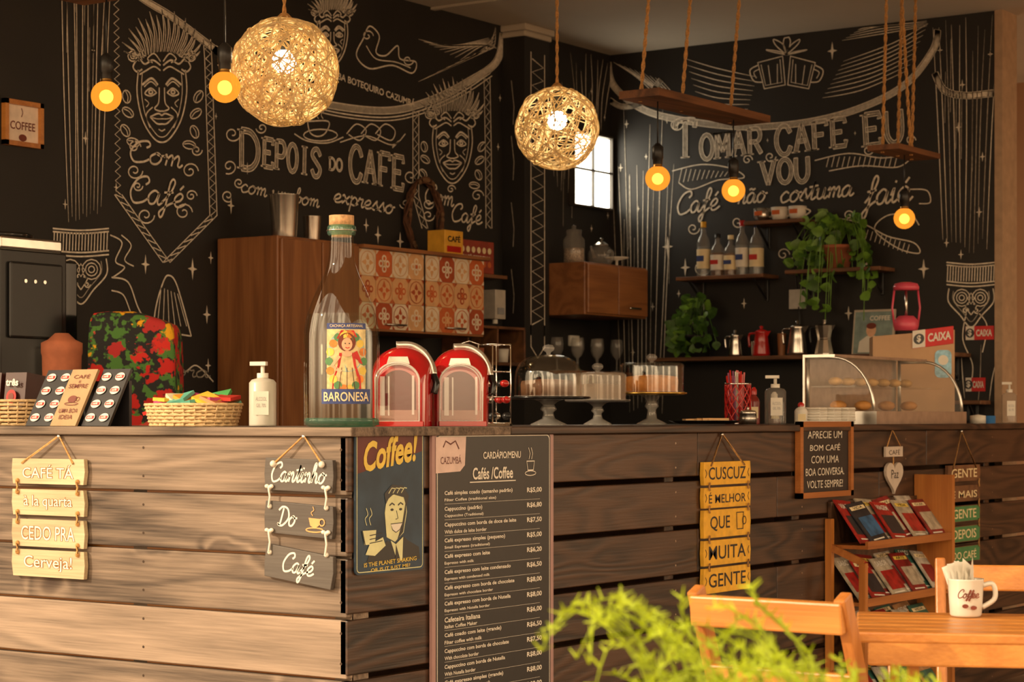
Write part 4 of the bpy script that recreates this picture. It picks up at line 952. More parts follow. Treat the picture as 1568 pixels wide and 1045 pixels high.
m.poly(g,[(-.005,.297),(.045,.297),(.045,.366),(-.005,.366)],white,.0345); m.disc(g,.02,.331,.021,black,.035); m.text(g,'$',.02,.331,.016,.03,white,.036,bold=.03); m.text(g,'CAIXA',.10,.331,.09,.034,white,.036,bold=.03)
m.poly(f,rrect(.115,.235,.065,.11,.02),M('sticker_blue',(.3,.55,.7),.5,var=.3,scale=60),.032); m.disc(f,.115,.25,.02,white,.033)
m.make('cashier_box',bevel=.004)
m=MB(); pink=M('pink_plastic',(.60,.07,.12),.35); px_,py_,pz=-3.43,7.70,CT+.368
m.lathe([(0,0),(.045,0),(.05,.02),(.047,.04),(.03,.058),(0,.06)],(px_,py_,pz),pink,20); m.lathe([(0,.16),(.05,.16),(.052,.172),(.045,.186),(.02,.192),(0,.192)],(px_,py_,pz),pink,24)
for d in(-1,1):
    m.tube([Vector((px_,py_,pz+.015))+CR*d*.046,Vector((px_,py_,pz+.09))+CR*d*.055,Vector((px_,py_,pz+.165))+CR*d*.046],.0045,pink,6)
m.tube([(px_,py_,pz+.05),(px_,py_,pz+.16)],.006,steel,8)
m.make('pink_milk_frother')
m=MB(); m.lathe([(0,0),(.03,0),(.03,.03),(.0,.035)],(-3.13,7.70,CT),white,16); m.cyl((-3.12,7.78,CT),.028,.03,M('blue_tape',(.05,.2,.5),.4),20); m.make('tape_rolls')

# ---------------------------------------------------------------- back wall furniture
m=MB(); m.b2((-5.40,5.848,.901),(-5.10,6.318,1.805),wZ)
for a,b in((5.858,6.085),(6.091,6.31)): m.b2((-5.10,a,.92),(-5.086,b,1.795),wZ)
for y in(6.07,6.106): m.box((-5.078,y,1.35),(.015,.01,.12),steel)
m.make('wood_storage_cabinet',bevel=.004)
m=MB(); m.b2((-5.40,6.322,1.47),(-5.10,7.155,1.79),wY); m.b2((-5.40,6.32,1.79),(-5.07,7.17,1.803),wY)
tf=pl((-5.10,6.322,1.478),YA,ZA); tw=.833/8; th=.31/3
tcol=[M('tile_white',(.76,.62,.45),.25,var=.08),M('tile_orange',(.56,.13,.04),.25,var=.1),M('tile_terracotta',(.40,.08,.03),.25,var=.1),M('tile_sand',(.68,.38,.18),.25,var=.1)]
for i in range(8):
    for j in range(3):
        a=[0,1,0,3,0,2][(i*5+j*3+i*j)%6]; b=[1,0,2,0,3,1][(i+j*2+i*j)%6]
        if a==b: b=(a+2)%4
        cx=(i+.5)*tw; cy=(j+.5)*th
        m.rect(tf,cx,cy,tw*.985,th*.985,tcol[a],.003); k=(a+2)%4
        if (i+j)%2:
            for q in range(4): m.disc(tf,cx+tw*.2*math.cos(q*1.571),cy+tw*.2*math.sin(q*1.571),tw*.14,tcol[b],.004,n=12); m.disc(tf,cx+tw*.2*math.cos(q*1.571),cy+tw*.2*math.sin(q*1.571),tw*.07,tcol[a],.005,n=10)
            m.disc(tf,cx,cy,tw*.08,tcol[k],.006,n=12)
        else:
            m.poly(tf,[(cx+tw*.36*math.cos(q*.785)*(1 if q%2==0 else .45),cy+tw*.36*math.sin(q*.785)*(1 if q%2==0 else .45)) for q in range(8)],tcol[b],.004)
            m.poly(tf,[(cx+tw*.2*math.cos(q*.785+.785)*(1 if q%2==0 else .4),cy+tw*.2*math.sin(q*.785+.785)*(1 if q%2==0 else .4)) for q in range(8)],tcol[a],.005)
            m.stroke(tf,ell(cx,cy,tw*.42,tw*.42,16),.003,tcol[b],.005)
        for sx_ in(-1,1):
            for sy_ in(-1,1): m.poly(tf,[(cx+sx_*tw*.49,cy+sy_*th*.49),(cx+sx_*tw*.32,cy+sy_*th*.49),(cx+sx_*tw*.49,cy+sy_*th*.32)][::sx_*sy_],tcol[b],.0042)
for y in(.22,.62): m.tube([tf(y-.06,.02,.004),tf(y-.06,.02,.02),tf(y+.06,.02,.02),tf(y+.06,.02,.004)],.004,steel,6)
m.b2((-5.095,6.736,1.475),(-5.092,6.742,1.79),black)
m.make('tiled_wall_cabinet')
def cup(x,y,z,r,h,name,mat=steel):
    m=MB(); m.lathe([(0,0),(r*.82,0),(r*.84,.004),(r,h),(r*1.03,h+.003),(r*.97,h),(r*.8,.008),(0,.006)],(x,y,z),mat,28); m.make(name)
cup(-5.2,6.0,1.805,.057,.165,'steel_shaker_tumbler'); cup(-5.19,6.15,1.805,.036,.095,'steel_shaker_tumbler')
m=MB()
m.b2((-5.30,7.18,1.745),(-5.41,7.62,1.76),wShY); m.make('floating_shelf')
m=MB(); m.box((-5.22,7.05,1.803+.055),(.09,.13,.11),M('yellow_coffee_box',(.70,.36,.03),.5)); f=pl((-5.175,7.05,1.86),YA,ZA); m.text(f,'CAFÉ',0,.02,.09,.03,black,.001,bold=.03); m.rect(f,0,-.025,.1,.025,redm,.001); m.make('coffee_packet_box',bevel=.002)
m=MB(); m.box((-5.352,7.385,1.761+.07),(.1,.27,.14),M('brown_coffee_box',(.28,.04,.02),.5,var=.2,scale=20)); f=pl((-5.302,7.385,1.83),YA,ZA)
for i in range(6): m.disc(f,-.1+i*.04,.03,.014,cream,.001,n=12); m.disc(f,-.1+i*.04,-.03,.014,M('tile_orange'),.001,n=12)
m.text(f,'CAFÉ ESPECIAL',0,0,.22,.02,white,.002,bold=.02); m.make('coffee_packet_box',bevel=.002)
m=MB(); twig=M('dark_twig',(.10,.04,.018),.9,var=.4)
for k in range(9):
    p0=R()*6.28; m.tube([(-5.385+.012*math.sin(i*.9+p0),7.12+(.115+.012*math.sin(i*.7+k))*math.cos(i/36*6.283),1.98+(.165+.012*math.cos(i*.8+k))*math.sin(i/36*6.283)) for i in range(36)],.005,twig,5,True)
for i in range(24):
    a=R()*6.283; m.sph((-5.37,7.12+.115*math.cos(a),1.98+.165*math.sin(a)),.011,M('dry_leaf',(.15,.08,.035),.8),sx=.5,seg=8,rings=5)
m.make('twig_wreath')
m=MB(); m.b2((-5.41,7.585,1.57),(-5.34,7.665,1.70),M('dispenser_white',(.5,.45,.38),.4)); m.b2((-5.34,7.60,1.59),(-5.335,7.65,1.62),M('label_grey')); m.lathe([(.012,0),(.012,.02)],(-5.37,7.625,1.55),white,12); m.make('soap_dispenser',bevel=.008)
m=MB(); m.b2((-5.41,7.28,1.36),(-5.27,7.72,1.375),wShY); m.b2((-5.41,7.28,1.52),(-5.27,7.72,1.532),wShY)
for y in(7.28,7.5,7.71): m.b2((-5.41,y,1.36),(-5.27,y+.012,1.532),wShY)
m.make('floating_shelf',bevel=.002)
m=MB()
for i in range(4): m.lathe([(0,0),(.025,0),(.03,.06),(.028,.06),(.022,.006)],(-5.33,7.34+i*.095,1.376),[steel,terr,clear,white][i],16)
m.make('cups_on_shelf')
m=MB(); m.b2((XL+.001,7.945,1.597),(-5.10,8.485,1.836),wY); m.b2((-5.10,7.955,1.605),(-5.086,8.21,1.828),wY); m.b2((-5.10,8.216,1.605),(-5.086,8.475,1.828),wY); m.box((-5.078,8.35,1.64),(.012,.10,.01),steel)
m.make('wood_wall_cabinet',bevel=.004)
m=MB(); m.lathe([(0,0),(.045,0),(.05,.01),(.05,.11),(.035,.13),(.035,.14)],(-5.22,8.04,1.836),cleart,24); m.lathe([(0,.002),(.046,.01),(.046,.07),(0,.075)],(-5.22,8.04,1.836),M('coffee_beans_fill',(.35,.25,.17),.7,var=.6,scale=150),20); m.lathe([(.037,.138),(.037,.155),(.01,.16),(.012,.175),(0,.178)],(-5.22,8.04,1.836),cleart,20); m.make('glass_storage_jar')
m=MB(); tx,ty_=-5.18,8.21; m.lathe([(0,0),(.04,0),(.062,.03),(.06,.065),(.035,.09),(.033,.096)],(tx,ty_,1.836),cleart,28); m.lathe([(.036,.096),(.02,.108),(.008,.112),(.012,.125),(0,.128)],(tx,ty_,1.836),steel,20)
m.tube(cr([(tx,ty_+.055,1.90),(tx,ty_+.095,1.91),(tx,ty_+.10,1.87),(tx,ty_+.06,1.86)],5),.005,cleart,6); m.tube([(tx,ty_-.055,1.87),(tx,ty_-.09,1.92)],.008,cleart,8,r1=.005); m.make('glass_teapot')
m=MB(); m.lathe([(0,0),(.02,0),(.006,.006),(.006,.035),(.055,.045),(.057,.05),(0,.047)],(-5.2,8.38,1.836),white,24); m.make('footed_dish')
m=MB(); m.b2((-5.41,7.96,1.33),(-5.2,8.64,1.345),wShY)
m.make('floating_shelf')
for i in range(6):
    m=MB(); x,y=-5.3+.06*(i%2),8.02+i*.085
    m.lathe([(0,0),(.026,0),(.027,.003),(.004,.01),(.004,.06),(.02,.075),(.03,.10),(.03,.13),(.026,.155)],(x,y,1.345),cleart,20); m.make('wine_glass')
m=MB(); m.b2((-5.41,8.28,1.47),(-5.395,8.36,1.52),white); m.make('wall_socket',bevel=.003)

# shelves on right wall
def wshelf(x0,x1,z,d=.16,name='floating_shelf'):
    m=MB(); m.b2((x0,YR-d,z-.018),(x1,YR-.001,z),wShelf)
    for x in(x0+.06,x1-.06):
        m.b2((x-.008,YR-.012,z-.12),(x+.008,YR-.002,z-.018),black); m.beam((x,YR-d+.02,z-.02),(x,YR-.01,z-.11),.012,.006,black)
    m.make(name,bevel=.003)
wshelf(-4.60,-4.30,2.035,.14); wshelf(-4.95,-4.49,1.79); wshelf(-4.38,-3.91,1.80); wshelf(-5.08,-3.55,1.412,.2)
for i,(x,c) in enumerate(((-4.54,steel),(-4.45,white),(-4.36,white))):
    m=MB(); m.lathe([(0,0),(.03,0),(.04,.02),(.042,.06),(.038,.06),(.03,.01)],(x,YR-.07,2.036),c,20); m.tube(cr([(x+.04,YR-.07,2.085),(x+.065,YR-.07,2.07),(x+.038,YR-.07,2.052)],5),.004,c,6); m.rect(pl((x,YR-.07,2.036),XA,ZA),0,.035,.04,.02,M('tile_orange'),.042); m.make('ceramic_cup')
def lbottle(x,z,h,r,gl,cap,lab,name='liquor_bottle'):
    m=MB(); y=YR-.08
    m.lathe([(0,0),(r,0),(r,.005),(r,h*.6),(r*.8,h*.7),(r*.38,h*.78),(r*.35,h*.92)],(x,y,z),gl,24); m.lathe([(0,.004),(r*.93,.006),(r*.93,h*.55),(0,h*.56)],(x,y,z),lab[1],20)
    m.lathe([(r*.42,h*.9),(r*.42,h),(0,h)],(x,y,z),cap,14); m.lathe([(r*1.01,h*.15),(r*1.01,h*.5)],(x,y,z),lab[0],24)
    f=pl((x,y,z),XA,ZA); m.rect(f,0,h*.33,r*1.2,h*.1,lab[2],r*1.02); m.make(name)
liqA=glass('liquor_amber',(.8,.55,.25),1.4,.3,(.4,.15,.03)); liqC=glass('liquor_clear',(.85,.9,.95),1.4,.2,(.6,.6,.6))
lbottle(-4.845,1.79,.26,.032,cleart,yel,(cream,liqC,cols['bl'])); lbottle(-4.77,1.79,.20,.034,cleart,black,(white,liqA,cols['red'])); lbottle(-4.70,1.79,.19,.034,cleart,cream,(cream,liqA,cols['bl'])); lbottle(-4.64,1.79,.255,.032,cleart,redm,(white,liqC,cols['bl'])); lbottle(-4.565,1.79,.245,.034,cleart,cols['bl'],(cream,liqC,cols['red']))
# plants
def leafshape(m,p,d,size,mat,heartw=.75):
    d=Vector(d).normalized(); s_=d.cross(Vector((R()-.5,-1,R()-.5))).normalized(); n=d.cross(s_)
    P=[(0,0,0),(.12,.38,.04),(.4,.5,.08),(.75,.3,.03),(1.05,0,-.08),(.75,-.3,.03),(.4,-.5,.08),(.12,-.38,.04)]
    V=[Vector(p)+d*a*size+s_*b*size*heartw*1.3+n*c*size for a,b,c in P]+[Vector(p)+d*.5*size]
    m.add(V,[(8,i,(i+1)%8) for i in range(8)],mat,True)
def pothos(x,y,z,vines,spread,drop,name,mats,pot=terr,sz=.06,rise=.1,dens=.5):
    m=MB(); m.lathe([(0,0),(.05,0),(.07,.09),(.075,.09),(.075,.105),(.066,.105),(.06,.09),(0,.088)],(x,y,z),pot,24)
    for v in range(vines):
        a=R()*6.283; L_=spread*(.4+.6*R()); dr=drop*(R()**1.6)
        ex=L_*math.cos(a); ey=-abs(L_*math.sin(a))*.3
        p=[(x,y,z+.09),(x+ex*.4,y+ey*.5,z+.09+rise*(.6+.6*R())),(x+ex*.9,y+ey-.02,z+.08+rise*.5*R()),(x+ex,y+ey*1.1-.05*(dr>.1),z+.05-dr)]
        C=cr(p,5); m.tube(C,.0022,mats[0],4)
        for q in C[4:]:
            if R()<dens: leafshape(m,q,(R()-.5+ex*3,-.5*R(),R()*.9-.5),sz*(.6+.6*R()),mats[int(R()*len(mats))])
    m.make(name)
pothos(-4.15,YR-.085,1.801,34,.23,.30,'trailing_pothos_plant',[leaf,leaf,leafd],rise=.14,sz=.050,dens=.40)
pothos(-4.86,YR-.1,1.413,26,.17,.03,'potted_leafy_plant',[leafd,leaf,leafd],pot=black,rise=.17,sz=.05,dens=.40)
def pot_(x,h,r,mat,name,kind=0):
    m=MB(); y=YR-.1; z=1.413
    if kind==0: m.lathe([(0,0),(r,0),(r*1.02,h*.1),(r*.85,h*.5),(r*.72,h*.85),(r*.8,h*.9),(r*.5,h*.97),(.006,h),(.01,h+.012),(0,h+.016)],(x,y,z),mat,24)
    else: m.lathe([(0,0),(r,0),(r*1.0,h*.05),(r*.7,h*.47),(r*.72,h*.5),(r*.7,h*.53),(r*.95,h*.92),(r*.5,h*.98),(.008,h),(.01,h+.015),(0,h+.018)],(x,y,z),mat,10,smooth=False)
    m.tube(cr([(x-r*.75,y,z+h*.85),(x-r*1.6,y,z+h*.8),(x-r*1.5,y,z+h*.35)],5),.006,black if kind else mat,6)
    m.add([(x+r*.6,y-.012,z+h*.9),(x+r*.6,y+.012,z+h*.9),(x+r*1.25,y,z+h*.93),(x+r*.6,y,z+h*.62)],[(0,2,3),(1,3,2),(0,1,2)],mat)
    m.make(name)
pot_(-4.665,.11,.033,steel,'milk_pitcher'); pot_(-4.53,.125,.040,redm,'enamel_coffee_pot'); pot_(-4.345,.145,.046,steel,'coffee_percolator'); pot_(-4.21,.145,.044,steel,'moka_pot',1)
cup(-4.43,YR-.09,1.413,.02,.10,'wooden_pepper_mill',wZ); cup(-4.60,YR-.04,1.413,.02,.07,'steel_canister')
m=MB(); f=pl((-4.0,YR-.05,1.413),XA,(0,.15,1)); m.prism(f,[(-.1,0),(.1,0),(.1,.205),(-.1,.205)],-.012,0,M('magazine_frame',(.5,.42,.33),.5)); m.rect(f,0,.1,.185,.19,M('magazine_teal',(.2,.27,.25),.5,var=.3,scale=20),.001); m.disc(f,-.01,.11,.024,cols['skin'],.003,.03); m.poly(f,[(-.07,.01),(.06,.01),(.05,.06),(.01,.085),(-.03,.085),(-.065,.06)],white,.002); m.disc(f,-.01,.13,.024,cols['hair'],.0035,.014); m.text(f,'COFFEE',.03,.165,.10,.022,white,.004,bold=.03); m.make('coffee_magazine')
m=MB(); m.b2((-4.43,YR-.02,1.63),(-4.35,YR-.001,1.72),M('switch_white',(.5,.47,.42),.4)); m.tube(cr([(-4.39,YR-.01,1.72),(-4.40,YR-.008,1.76),(-4.42,YR-.008,1.95)],5),.004,black,5); m.tube(cr([(-4.38,YR-.02,1.64),(-4.37,YR-.03,1.56),(-4.39,YR-.03,1.5)],5),.004,black,5); m.make('electrical_switch_box',bevel=.004)
fw=pl((0,YR,0),XA,ZA); m=MB(); m.prism(fw,[(-3.575,1.47),(-3.445,1.47),(-3.445,1.53),(-3.575,1.53)],.001,.005,sgr); caixa(m,fw,-3.51,1.50,.13,.06,.006); m.make('cashier_sign')
m=MB(); m.prism(fw,[(-3.575,1.245),(-3.485,1.245),(-3.485,1.305),(-3.575,1.305)],.001,.005,sgr); caixa(m,fw,-3.53,1.275,.09,.06,.006); m.make('cashier_sign')
wshelf(-3.62,-3.46,1.205,.12)
m=MB(); m.lathe([(0,0),(.28,0),(.3,.3),(.26,.75),(.2,.8),(0,.8)],(-3.0,10.1,.7),M('red_curtain_fabric',(.4,.05,.02),.9),24); m.lathe([(0,0),(.25,0),(.25,.7),(0,.7)],(-3.0,10.1,0),wShelf,24); m.make('red_upholstered_seat')

# frame on left wall
m=MB(); fl=pl((XL,0,0),YA,ZA); a0,a1,b0,b1=4.80,4.972,2.05,2.205
for p,q in(((a0,b0),(a1,b0+.016)),((a0,b1-.016),(a1,b1)),((a0,b0),(a0+.016,b1)),((a1-.016,b0),(a1,b1))): m.b2((XL,p[0],p[1]),(XL+.02,q[0],q[1]),wO)
m.b2((XL,a0+.01,b0+.01),(XL+.008,a1-.01,b1-.01),M('poster_paper',(.8,.66,.54),.6)); m.text(fl,'COFFEE',4.886,2.12,.11,.028,M('label_hair'),.0095,bold=.01); m.disc(fl,4.886,2.08,.018,M('label_hair'),.009,.012); m.stroke(fl,cr2([(4.88,2.15),(4.886,2.165),(4.88,2.18)],4),.003,M('label_hair'),.009)
m.make('framed_coffee_print')
m=MB(); ex,ey=-5.16,4.60
m.b2((ex-.2,ey-.16,.9),(ex+.15,ey+.12,1.66),black); m.b2((ex-.19,ey-.15,1.66),(ex+.14,ey+.11,1.70),steel); m.lathe([(0,0),(.11,0),(.115,.02),(.0,.03)],(ex-.02,ey-.02,1.70),blackg,28)
m.b2((ex+.15,ey-.13,1.38),(ex+.165,ey+.09,1.62),black); m.b2((ex+.15,ey-.13,.92),(ex+.25,ey+.09,1.0),steel); m.b2((ex+.151,ey+.02,1.1),(ex+.20,ey+.06,1.36),steel)
m.b2((ex-.15,ey+.125,.9),(ex+.1,ey+.215,1.64),blackg); m.lathe([(.05,0),(.055,.05),(.0,.055)],(ex-.02,ey+.17,1.64),black,20)
f=pl((ex+.166,ey,1.5),YA,ZA)
for i in range(3): m.disc(f,-.07+i*.04,.06,.006,steel,.001)
m.make('espresso_machine',bevel=.008)
m=MB(); m.lathe([(0,0),(.075,0),(.08,.25),(.086,.42),(.09,.43),(.09,.46),(.06,.47),(.03,.49),(0,.49)],(-4.80,4.50,.9),terr,28,sx=.7,sy=.7); m.make('terracotta_water_filter')
# square floral-print appliance cover (fabric box with soft folds)
m=MB(); P=[]
fl_=floral()
for z,r in((0,1.06),(.1,1.05),(.2,1.04),(.32,1.02),(.44,1.01),(.52,.985),(.55,.95),(.565,.88),(.572,.6),(.574,0)): P.append((r*.118,z))
cx_,cy_=-4.86,4.88; V=[];F=[];n=64
for r,z in P:
    for i in range(n):
        a=i/n*6.283; k=1+.03*math.sin(a*12)*(1-z/.62); q=r*k/max(abs(math.cos(a)),abs(math.sin(a)))**.93
        X_=q*math.cos(a)*1.18; Y_=q*math.sin(a)*.85
        V.append((cx_+X_*CR.x+Y_*.569,cy_+X_*CR.y-Y_*.822,.9+z-.035*max(0,X_/.12)*(z/.578)**3))
for j in range(len(P)-1):
    for i in range(n): F.append((j*n+i,(j+1)*n+i,(j+1)*n+(i+1)%n,j*n+(i+1)%n))
m.add(V,F,fl_,True); m.make('floral_cloth_appliance_cover')

# ---------------------------------------------------------------- pendants
amb=emis('amber_bulb_glass',(1,.36,.035),1.6,.5,(1,.55,.15)); core=emis('bulb_filament',(1,.68,.24),8)
brass=M('brass',(.6,.35,.1),.3,1)
def bulb(m,x,y,z,ztop,r=.046):
    m.sph((x,y,z),r,amb,seg=28,rings=18); m.sph((x,y,z-.002),.021,core,sz=1.0,seg=14,rings=10)
    m.lathe([(r*.42,r*.9),(.017,r*1.0),(.0165,r*1.15)],(x,y,z),brass,18)
    m.lathe([(.0165,r*1.1),(.018,r*1.15),(.018,r*1.5),(.021,r*1.55),(.021,r*2.5),(.008,r*2.8),(0,r*2.8)],(x,y,z),black,18)
    m.tube([(x,y,z+r*2.7),(x,y,ztop)],.003,black,5)
def twist(m,p,q,r=.007):
    p=Vector(p);q=Vector(q);n=max(6,int((q-p).length/.012))
    for k in(0,math.pi):
        m.tube([p.lerp(q,i/n)+Vector((math.cos(i*.9+k),math.sin(i*.9+k),0))*r*.55 for i in range(n+1)],r*.62,rope,5)
m=MB(); X=-3.943
m.box((X,6.937,2.31),(.17,.86,.028),wShY)
for y in(6.60,6.90,7.28):
    twist(m,(X-.05,y,2.295),(X-.03,y+.06,CEIL)); 
for y,x in((6.60,X+.03),(7.28,X+.03)): m.sph((x,y,2.325),.012,rope,seg=8,rings=6)
bulb(m,X,6.64,2.013,2.296); bulb(m,X,7.22,2.02,2.296)
m.make('hanging_plank_pendant_light')
m=MB(); X=-3.607; m.box((X,8.08,2.235),(.14,.42,.022),wShY)
for y in(7.93,8.08,8.22): twist(m,(X-.03,y,2.22),(X-.02,y+.02,CEIL)); twist(m,(X+.03,y,2.22),(X+.0,y-.03,CEIL)) if y==8.08 else None
bulb(m,X,8.08,1.96,2.225,.044); m.make('hanging_plank_pendant_light')
m=MB(); m.box((-4.48,4.48,2.415),(.55,.14,.025),wShelf)
for x in(-4.68,-4.28): twist(m,(x,4.48,2.42),(x,4.48,CEIL))
bulb(m,-4.59,4.483,2.10,2.405); m.make('hanging_plank_pendant_light')
m=MB(); bulb(m,-4.08,4.45,2.077,CEIL,.045); m.make('pendant_bulb')
def globe(x,y,z,r,n,name,st):
    m=MB()
    for k in range(n):
        ax=Vector((R()-.5,R()-.5,R()-.5)).normalized(); u=ax.orthogonal().normalized(); v=ax.cross(u); off=(R()-.5)*1.1*r; rr=math.sqrt(r*r-off*off)
        w1=R()*6; q=.97+.04*R()
        m.tube([Vector((x,y,z))+(ax*(off+.012*math.sin(3*i/40*6.283+w1))+u*rr*math.cos(i/40*6.283)+v*rr*math.sin(i/40*6.283))*q for i in range(40)],.0016+.0010*R(),twine,4,True)
    m.sph((x,y,z+.03),.036,emis('warm_lamp_'+name,(1,.80,.54),st),seg=18,rings=12)
    m.lathe([(.018,.06),(.02,.11),(.01,.15),(0,.15)],(x,y,z),black,14)
    twist(m,(x,y,z+r-.03),(x,y,CEIL),.006)
    m.lathe([(.0,r+.02),(.012,r+.015),(.03,r-.004)],(x,y,z),rope,12)
    m.make('woven_globe_pendant_lamp')
globe(-4.083,4.712,2.157,.157,115,'a',55); globe(-4.30,6.508,2.21,.153,62,'b',50)

# ---------------------------------------------------------------- foreground furniture
def chair(x,y,rz,name='folding_wooden_chair'):
    m=MB(); m.T=Matrix.Translation((x,y,0))@Matrix.Rotation(rz,4,'Z'); w=.29
    for d in(-1,1):
        m.beam((d*w/2,-.022,.822),(d*w/2,.33,0.0),.022,.035,wOZ,up=(0,1,0))
        m.beam((d*(w/2-.026),.34,.44),(d*(w/2-.026),-.10,0.0),.02,.032,wOZ,up=(0,1,0))
        m.b2((d*(w/2-.05)-.01,-.02,.425),(d*(w/2-.05)+.01,.36,.45),wOY)
    m.box((0,-.026,.783),(w+.01,.020,.056),wO,rx=.12); m.box((0,.024,.66),(w,.016,.045),wO,rx=.12)
    for i in range(7): m.box((0,.0+i*.055,.459),(w-.05,.045,.016),wO)
    m.box((0,.28,.14),(w-.02,.018,.03),wO)
    m.make(name,bevel=.004)
chair(-1.728,3.31,0); 
rt=math.radians(25.2); chair(-1.675,4.295,math.pi+rt)
m=MB(); m.T=Matrix.Translation((-1.412,3.708,0))@Matrix.Rotation(rt,4,'Z')
for i in range(6): m.box((0,-.167+i*.067,.74),(.62,.060,.02),wO)
for d in(-1,1):
    m.box((d*.27,0,.712),(.035,.38,.035),wOY); m.beam((d*.24,-.17,0),(d*.24,.15,.70),.022,.04,wOZ,up=(0,1,0)); m.beam((d*.21,.17,0),(d*.21,-.15,.70),.022,.04,wOZ,up=(0,1,0))
for d in(-1,1): m.box((0,d*.185,.712),(.58,.02,.045),wO)
m.box((0,0,.3),(.44,.02,.03),wO); m.make('folding_wooden_table',bevel=.004)
m=MB(); mx_,my_=-1.557,3.77; cer=M('white_ceramic',(.64,.60,.52),.2,var=.02,coat=.4)
m.lathe([(0,0),(.027,0),(.030,.004),(.032,.035),(.034,.07),(.035,.072),(.032,.07),(.029,.01),(0,.008)],(mx_,my_,.751),cer,32)
m.tube(cr([Vector((mx_,my_,.81))+CR*.032,Vector((mx_,my_,.812))+CR*.052,Vector((mx_,my_,.785))+CR*.055,Vector((mx_,my_,.768))+CR*.031],6),.005,cer,8)
f=pl((mx_,my_,.751),CR,ZA); m.script(f,'Co  ee',-.002,.042,.04,.008,.002,M('label_hair'),.0345); m.script(f,'ff',.001,.042,.011,.007,.002,M('label_hair'),.0348); m.disc(f,-.008,.022,.006,M('label_hair'),.0335,.004); m.disc(f,.008,.019,.006,M('label_hair'),.0335,.004)
m.make('coffee_mug')
m=MB(); np_=M('paper_napkin',(.68,.64,.56),.8,var=.03)
for i in range(5):
    f=pl((mx_-.006+i*.003,my_+.004-i*.003,.78),Matrix.Rotation(.3*i,3,'Z')@CR,(-.35+.12*i,.1,1)); m.poly(f,[(-.02,0),(.02,0),(.026,.055),(.012,.080-.004*i),(-.024,.066+.006*i)],np_,0); m.poly(f,[(-.02,0),(-.022,.06),(.0,.045),(.004,0)],np_,.006)
m.make('paper_napkins')
# foreground plant
m=MB(); gx,gy=-.92,1.795; gb=.725
m.lathe([(0,0),(.10,0),(.105,.02),(.125,.16),(.132,.16),(.132,.18),(.12,.18),(.118,.15),(0,.15)],(gx,gy,gb-.16),terr,32)
for k in range(330):
    a=R()*6.283; r0=.11*math.sqrt(R()); L_=.03+.065*R(); hh=.07+.075*R()
    left=R()<.09
    a2=a+(R()-.5)*1.2
    if left: a2=math.radians(215)+(R()-.5)*.9; L_=.09+.06*R(); hh=.17+.055*R()
    bx_=gx+r0*math.cos(a); by_=gy+r0*math.sin(a)
    P=cr([(bx_,by_,gb),(bx_+L_*.3*math.cos(a2),by_+L_*.3*math.sin(a2),gb+hh*.75),(bx_+L_*.75*math.cos(a2),by_+L_*.75*math.sin(a2),gb+hh),(bx_+L_*math.cos(a2+.3),by_+L_*math.sin(a2+.3),gb+hh*(.75+.4*R()))],4)
    m.tube(P,.0016,leafy,3,r1=.0008)
    for q in P[2:]:
        for j in range(2):
            d=Vector((R()-.5,R()-.5,R()*.8-.1)).normalized()*.013; s_=d.orthogonal().normalized()*.0014
            m.add([q-s_,q+s_,q+d+s_*.3,q+d-s_*.3],[(0,1,2,3)],leafy)
m.make('potted_fern')
m=MB(); m.lathe([(0,0),(.15,0),(.15,.02),(.05,.04),(.04,.51),(.15,.535),(.15,.563),(0,.563)],(gx,gy,0),wOZ,28); m.make('plant_stand')

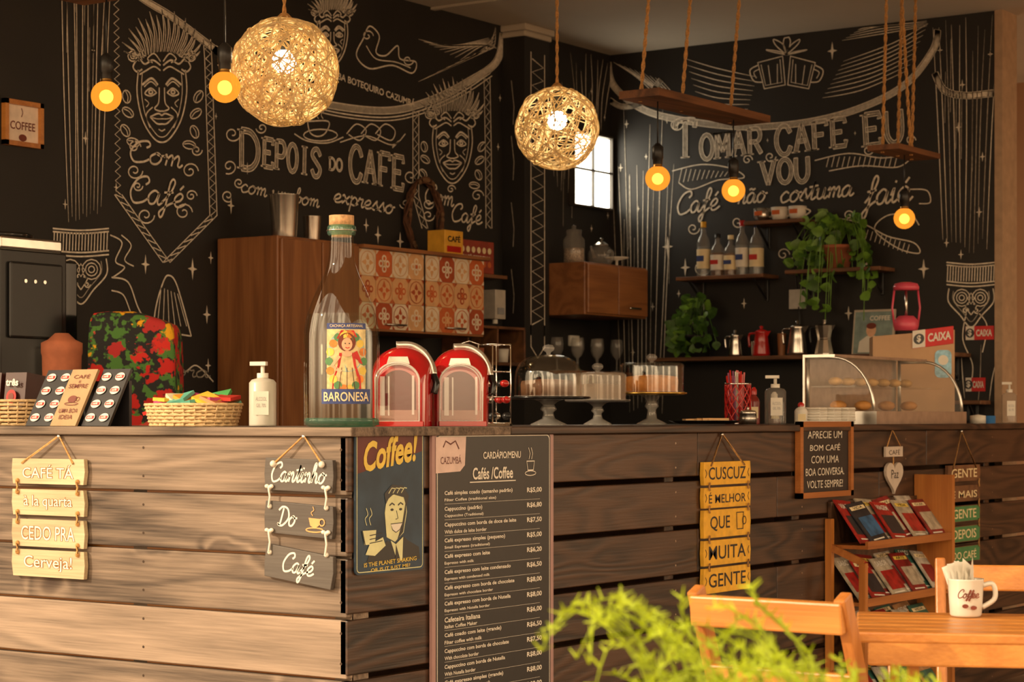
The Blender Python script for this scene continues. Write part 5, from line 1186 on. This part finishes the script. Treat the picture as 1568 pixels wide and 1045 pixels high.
# ---------------------------------------------------------------- light
w=bpy.data.worlds.new('World'); scene.world=w; w.use_nodes=True; nt=w.node_tree; nt.nodes.clear()
o=nt.nodes.new('ShaderNodeOutputWorld'); bg=nt.nodes.new('ShaderNodeBackground'); tc=nt.nodes.new('ShaderNodeTexCoord'); sp=nt.nodes.new('ShaderNodeSeparateXYZ')
rp=nt.nodes.new('ShaderNodeValToRGB'); e=rp.color_ramp.elements
e[0].position=0; e[0].color=(.28,.17,.09,1); e[1].position=1; e[1].color=(.75,.60,.40,1)
x=e.new(.49); x.color=(.38,.22,.11,1); x=e.new(.52); x.color=(1,.71,.42,1); x=e.new(.7); x.color=(1,.75,.47,1)
mr=nt.nodes.new('ShaderNodeMapRange'); mr.inputs[1].default_value=-1; mr.inputs[2].default_value=1
nt.links.new(tc.outputs['Generated'],sp.inputs[0]); nt.links.new(sp.outputs[2],mr.inputs[0]); nt.links.new(mr.outputs[0],rp.inputs[0])
# bright and dark vertical noise bands, added to give reflections streak highlights
mpw=nt.nodes.new('ShaderNodeMapping'); mpw.inputs['Scale'].default_value=(3.6,3.6,.4); nt.links.new(tc.outputs['Generated'],mpw.inputs['Vector'])
nzw=nt.nodes.new('ShaderNodeTexNoise'); nzw.inputs['Scale'].default_value=1.4; nzw.inputs['Detail'].default_value=1; nt.links.new(mpw.outputs[0],nzw.inputs['Vector'])
rw_=nt.nodes.new('ShaderNodeValToRGB'); rw_.color_ramp.elements[0].position=.46; rw_.color_ramp.elements[0].color=(.3,.3,.3,1); rw_.color_ramp.elements[1].position=.54; rw_.color_ramp.elements[1].color=(1,1,1,1)
nt.links.new(nzw.outputs['Fac'],rw_.inputs['Fac'])
mw=nt.nodes.new('ShaderNodeMix'); mw.data_type='RGBA'; mw.blend_type='MULTIPLY'; mw.inputs[0].default_value=1
nt.links.new(rp.outputs[0],mw.inputs[6]); nt.links.new(rw_.outputs[0],mw.inputs[7]); nt.links.new(mw.outputs[2],bg.inputs[0]); bg.inputs[1].default_value=5.2
nt.links.new(bg.outputs[0],o.inputs[0])
sl=bpy.data.lights.new('sun_light','SUN'); sl.energy=3.7; sl.color=(1,.78,.52); sl.angle=math.radians(1.5)
so=bpy.data.objects.new('sun_light',sl); coll.objects.link(so); so.rotation_euler=Vector((.5,.75,-.45)).to_track_quat('-Z','Y').to_euler(); so.location=(-8,-6,7)

# ---------------------------------------------------------------- camera
cd=bpy.data.cameras.new('camera'); cam=bpy.data.objects.new('camera',cd); coll.objects.link(cam)
cam.location=(0,0,1.13); cam.rotation_euler=(math.pi/2,0,YAW)
cd.sensor_width=36; cd.lens=3200/1568*36; cd.shift_y=117.5/1568; cd.clip_start=.05
cd.dof.use_dof=True; cd.dof.focus_distance=5.3; cd.dof.aperture_fstop=8.5
scene.camera=cam
